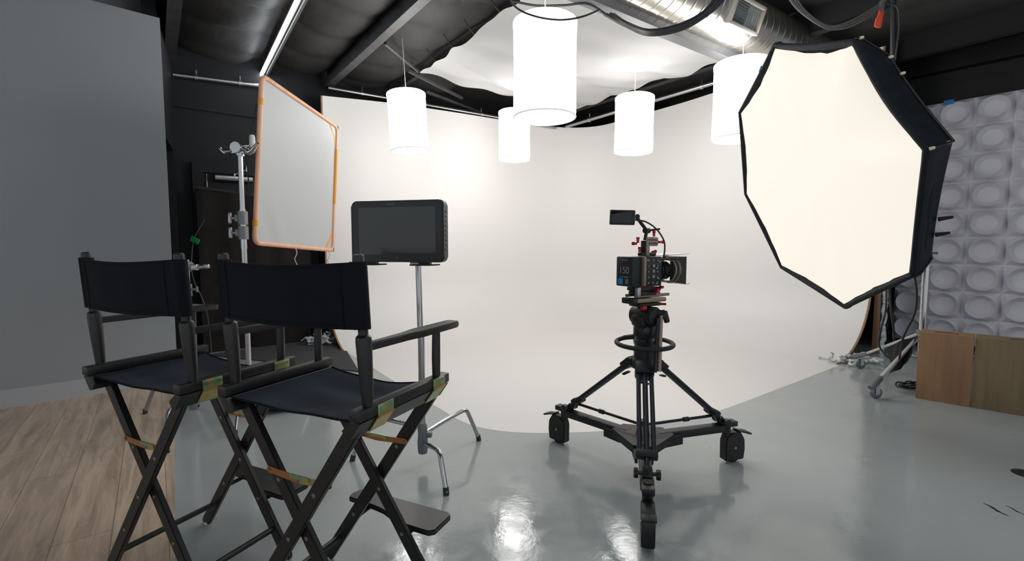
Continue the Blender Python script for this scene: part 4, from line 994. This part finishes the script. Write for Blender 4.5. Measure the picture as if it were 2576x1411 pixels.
# pan handle
b = MB(); b.cyl((.055, -.04, .838), (.083, -.050, .842), .016, n=14); b.bar((.078, -.055, .853), (.092, -.06, .795), .022, .028, bev=.007); ph_ = b.build('handle_clamp', M_black, hd)
b = MB(); b.tube([(.062, -.06, .83), (.052, -.085, .74), (.032, -.14, .575)], [.0095, .010, .0115], 12); b.build('pan_handle', M_tan, hd, label='grey brown pan handle')
b = MB(); b.tube([(.042, -.07, .82), (.028, -.10, .70), (.010, -.148, .572)], [.007, .009, .010], 12); b.build('pan_handle', M_bluemetal, hd)

# ------------------------------------------------------------------ cinema camera
cc_ = thing('cinema_camera', 'black cinema camera rig with battery, matte box and a small raised monitor', 'video camera', TC + V((0, 0, 0)), math.radians(30))
b = MB(); b.box((0, 0, 1.045), (.115, .10, .145), None, .005); bd = b.build('camera_body', M_black, cc_)
b = MB()
for r in range(3):
    for k in range(5): b.spin((-.035 + r*.030, -.0505, .99 + k*.027), [(.0055, 0), (.005, .003)], 12, (0, -1, 0))
b.build('button', M_castgrey, bd)
b = MB()
for k in range(3): b.spin((-.004, -.0505, 1.02 + k*.026), [(.009, 0), (.008, .006)], 16, (0, -1, 0))
b.build('control_dial', M_tan, bd)
b = MB()
for k, (x, z) in enumerate(((.02, .985), (.032, 1.01), (.02, 1.06), (.04, 1.09), (-.042, 1.10))): b.box((x, -.0515, z), (.012, .004, .006), None, .001)
b.build('port_cover', M_steel, bd)
b = MB(); b.box((-.068, -.010, 1.046), (.014, .108, .140), None, .003); b.build('battery_plate', M_tan, cc_)
b = MB(); b.box((-.106, .008, 1.045), (.062, .112, .144), None, .006); bt = b.build('battery_pack', mat('dark_teal_battery', (.004, .010, .014), .5), cc_)
MT = Matrix.Translation((-.1374, .008, 1.045)) @ Matrix(((0, 0, -1, 0), (-1, 0, 0, 0), (0, 1, 0, 0), (0, 0, 0, 1)))
mlab = mat('pale_print', (.26, .31, .33), .5)
text_obj('150', .046, mlab, bt, MT @ Matrix.Translation((0, .005, 0)), 'lettering')
text_obj('MICRO', .014, M_red, bt, MT @ Matrix.Translation((.005, .031, 0)), 'lettering')
text_obj('CORE SWX', .009, mlab, bt, MT @ Matrix.Translation((0, .055, 0)), 'lettering')
text_obj('14.8V 147Wh', .010, mlab, bt, MT @ Matrix.Translation((0, -.027, 0)), 'lettering')
b = MB(); b.box((-.1375, .032, .997), (.0012, .032, .028)); b.build('blue_sticker', mat('cyan_sticker', (.01, .25, .55), .5), bt, label='bright blue sticker')
b = MB(); b.box((-.1375, -.012, .997), (.0012, .022, .024)); b.build('white_sticker', mat('grey_sticker', (.12, .16, .18), .5), bt)
b = MB(); b.tube([(.056, 0, 1.045), (.070, 0, 1.045), (.071, 0, 1.045), (.13, 0, 1.045)], [.036, .036, .043, .046], 28); b.build('lens', M_black, cc_)
b = MB(); b.tube([(.085, 0, 1.045), (.097, 0, 1.045)], [.050, .050], 36); b.build('focus_gear', M_blackmat, cc_)
# matte box: hollow hood
b = MB()
def hood(x0, x1, a0, a1, th=.004):
    o0 = [V((x0, s*a0[0], 1.045 + t*a0[1])) for s, t in ((-1, -1), (1, -1), (1, 1), (-1, 1))]; o1 = [V((x1, s*a1[0], 1.045 + t*a1[1])) for s, t in ((-1, -1), (1, -1), (1, 1), (-1, 1))]
    i0 = [V((x0, s*(a0[0]-th), 1.045 + t*(a0[1]-th))) for s, t in ((-1, -1), (1, -1), (1, 1), (-1, 1))]; i1 = [V((x1, s*(a1[0]-th), 1.045 + t*(a1[1]-th))) for s, t in ((-1, -1), (1, -1), (1, 1), (-1, 1))]
    fs = []
    for i in range(4):
        j = (i+1) % 4; fs += [(i, j, 4+j, 4+i), (8+i, 12+i, 12+j, 8+j), (4+i, 4+j, 12+j, 12+i), (i, 8+i, 8+j, j)]
    b.add(o0+o1+i0+i1, fs)
hood(.128, .152, (.055, .055), (.060, .060)); hood(.150, .205, (.060, .060), (.074, .070)); mbx = b.build('matte_box', M_black, cc_)
b = MB(); b.box((.150, -.028, 1.045), (.018, .005, .12)); b.build('filter_tray', M_blackmat, mbx)
for k, (x, bul) in enumerate(((.118, .045), (.132, .052), (.145, .048))):
    b = MB(); b.tube(bez([(x, -.035, 1.100), (x+.004, -.035-bul*.7, 1.09), (x+.008, -.035-bul, 1.045), (x+.002, -.035-bul*.6, 1.0), (x, -.035, .985)], 6), .0045, 8); b.build('cable_loop', M_tan if k != 1 else M_greycable, cc_)
b = MB(); b.tube(bez([(.19, -.05, .99), (.22, -.06, .975), (.25, -.06, .978)], 5), .0015, 5); b.build('loose_wire', M_steel, cc_)
# top flag plate
b = MB(); b.box((.155, .0, 1.126), (.15, .15, .003), Matrix.Rotation(-.06, 3, 'Y'), .001); b.build('top_flag', M_white_plate, cc_, label='frosted pale top flag')
b = MB(); b.box((.10, -.035, 1.116), (.02, .02, .022), None, .003); b.box((.075, .03, 1.118), (.02, .02, .014), None, .003); b.build('flag_bracket', M_tan, cc_)
# baseplate and rods
b = MB(); b.box((-.01, 0, .958), (.15, .085, .018), None, .004); b.box((-.02, 0, .935), (.12, .075, .026), None, .005); bp_ = b.build('base_plate', M_blackmat, cc_)
b = MB(); b.box((.0, 0, .902), (.215, .078, .022), None, .005); b.build('dovetail_plate', M_tan, bp_, label='tan dovetail plate')
b = MB(); b.box((-.105, 0, .902), (.03, .085, .030), None, .006); b.build('dovetail_end', M_black, bp_)
for s_ in (-1, 1):
    b = MB(); b.cyl((-.10, s_*.030, .925), (.13, s_*.030, .925), .0075, n=12); b.build('rod', M_tan, bp_)
b = MB(); b.cyl((.02, -.042, .950), (.02, -.066, .950), .011, n=14); b.cyl((.055, -.042, .966), (.055, -.062, .966), .007, n=12); b.box((-.03, -.02, .966), (.08, .03, .006)); b.build('red_knob', M_red, bp_, label='red knobs')
b = MB(); b.box((-.085, -.035, .945), (.022, .022, .05), None, .005); b.build('rear_clamp', M_steel, bp_)
# cage handle cluster
b = MB(); b.box((.005, .0, 1.128), (.10, .03, .018), None, .004); b.box((-.02, 0, 1.160), (.018, .022, .07), None, .004); tpb = b.build('top_handle', M_black, cc_)
b = MB(); b.box((-.01, -.018, 1.155), (.022, .012, .075), None, .004); b.box((.020, -.018, 1.190), (.075, .014, .045), None, .006); b.build('cheese_plate', M_tan, tpb, label='tan perforated plate')
b = MB()
for k in range(5):
    for j in range(2): b.spin((-.006 + k*.013, -.0252, 1.181 + j*.017), [(.0042, 0), (.0038, .001)], 10, (0, -1, 0))
b.build('plate_hole', M_black, tpb)
for (x, y, z, dx, dz) in ((-.058, 0, 1.183, 0, .022), (-.068, 0, 1.180, -.018, 0), (.040, -.01, 1.215, 0, .022), (.062, -.02, 1.188, .028, 0), (-.045, 0, 1.138, 0, .020), (.04, 0, 1.138, .02, .003)):
    b = MB(); b.cyl((x, y, z), (x+dx, y, z+dz), .0065, n=12); b.spin((x+dx, y, z+dz), [(.008, -.004), (.009, .0), (.008, .006)], 12, (dx or 0, 0, dz or 0)); b.build('red_lever', M_red, tpb, label='red lever')
# articulated arm and small monitor (built in world axes, then turned into the camera's frame)
Rinv = Matrix.Rotation(-math.radians(30), 3, 'Z')
def loc(p): return Rinv @ (V(p) - TC)
A0, A1, A2 = aY(1622, 604, 2.36), aY(1627, 580, 2.36), aY(1602, 547, 2.33)
b = MB(); b.cyl(loc(A0), loc(A1), .0085, n=12); b.cyl(loc(A1), loc(A2), .0085, n=12); b.tube([loc(A1 + V((-.012, -.01, 0))), loc(A1 + V((.012, .01, 0)))], .014, 14); b.tube([loc(A2 + V((0, -.012, .004))), loc(A2 + V((0, .012, .004)))], .012, 12)
ar = b.build('monitor_arm', M_blackmat, cc_)
b = MB(); b.cyl(loc(A1), loc(aY(1660, 576, 2.36)), .005, n=8); b.build('arm_lever', M_blackmat, ar)
b = MB(); b.tube([loc(p) for p in bez([aY(1596, 553, 2.32), aY(1625, 558, 2.33), aY(1652, 577, 2.33), aY(1670, 605, 2.34), aY(1672, 630, 2.35), aY(1668, 650, 2.36)], 8)], .004, 8); b.build('monitor_cable', M_cable, cc_)
mc = loc(aY(1565, 547, 2.32)); Rm = Rinv @ Matrix.Rotation(-.12, 3, 'Z') @ Matrix.Rotation(.03, 3, 'Y')
b = MB(); b.box(mc, (.118, .022, .072), Rm, .005); om = b.build('onboard_monitor', M_black, cc_)
b = MB(); b.box(mc + Rm @ V((-.004, -.0115, .001)), (.092, .002, .054), Rm, .0005); b.build('screen', M_screen2, om)
b = MB(); b.box(mc + Rm @ V((.0595, 0, 0)), (.002, .020, .066), Rm, .0005); b.build('side_plate', M_tan, om)

# marks on the floor at the lower right
def fl(x, y):
    d = V((0, math.cos(PITCH), -math.sin(PITCH))) + V((1, 0, 0))*(x-1288)/FPX + V((0, math.sin(PITCH), math.cos(PITCH)))*(705.5-y)/FPX
    return V((0, 0, EYE)) - d*(EYE/d.z)
for (p, q_, w_, lb) in (((2474, 1266), (2536, 1298), .010, 'longer black scuff on the grey floor near its right corner'), ((2530, 1272), (2580, 1296), .006, 'thin dark scuff on the grey floor at the right edge')):
    a, c = fl(*p), fl(*q_); b = MB(); k = 9; L_ = []; R2 = []
    n_ = V((-(c-a).y, (c-a).x, 0)).normalized()
    for i in range(k):
        f = i/(k-1); m_ = a.lerp(c, f) + n_*.004*math.sin(7*f); ww = w_*(.25 + math.sin(PI*f))*.5*(1 + .35*math.sin(23*f))
        L_.append(P2(m_ + n_*ww)); R2.append(P2(m_ - n_*ww))
    b.prism(L_ + R2[::-1], .0002, .0010); tag(b.build('scuff_mark', M_cable), lb, 'floor mark')
b = MB(); sk_ = fl(2579, 1192); b.spin(sk_, [(.052, 0), (.052, .004), (.040, .005), (.038, .002), (.001, .002)], 32); tag(b.build('floor_socket', M_black), 'round black floor plate at the right edge of the picture', 'floor plate')
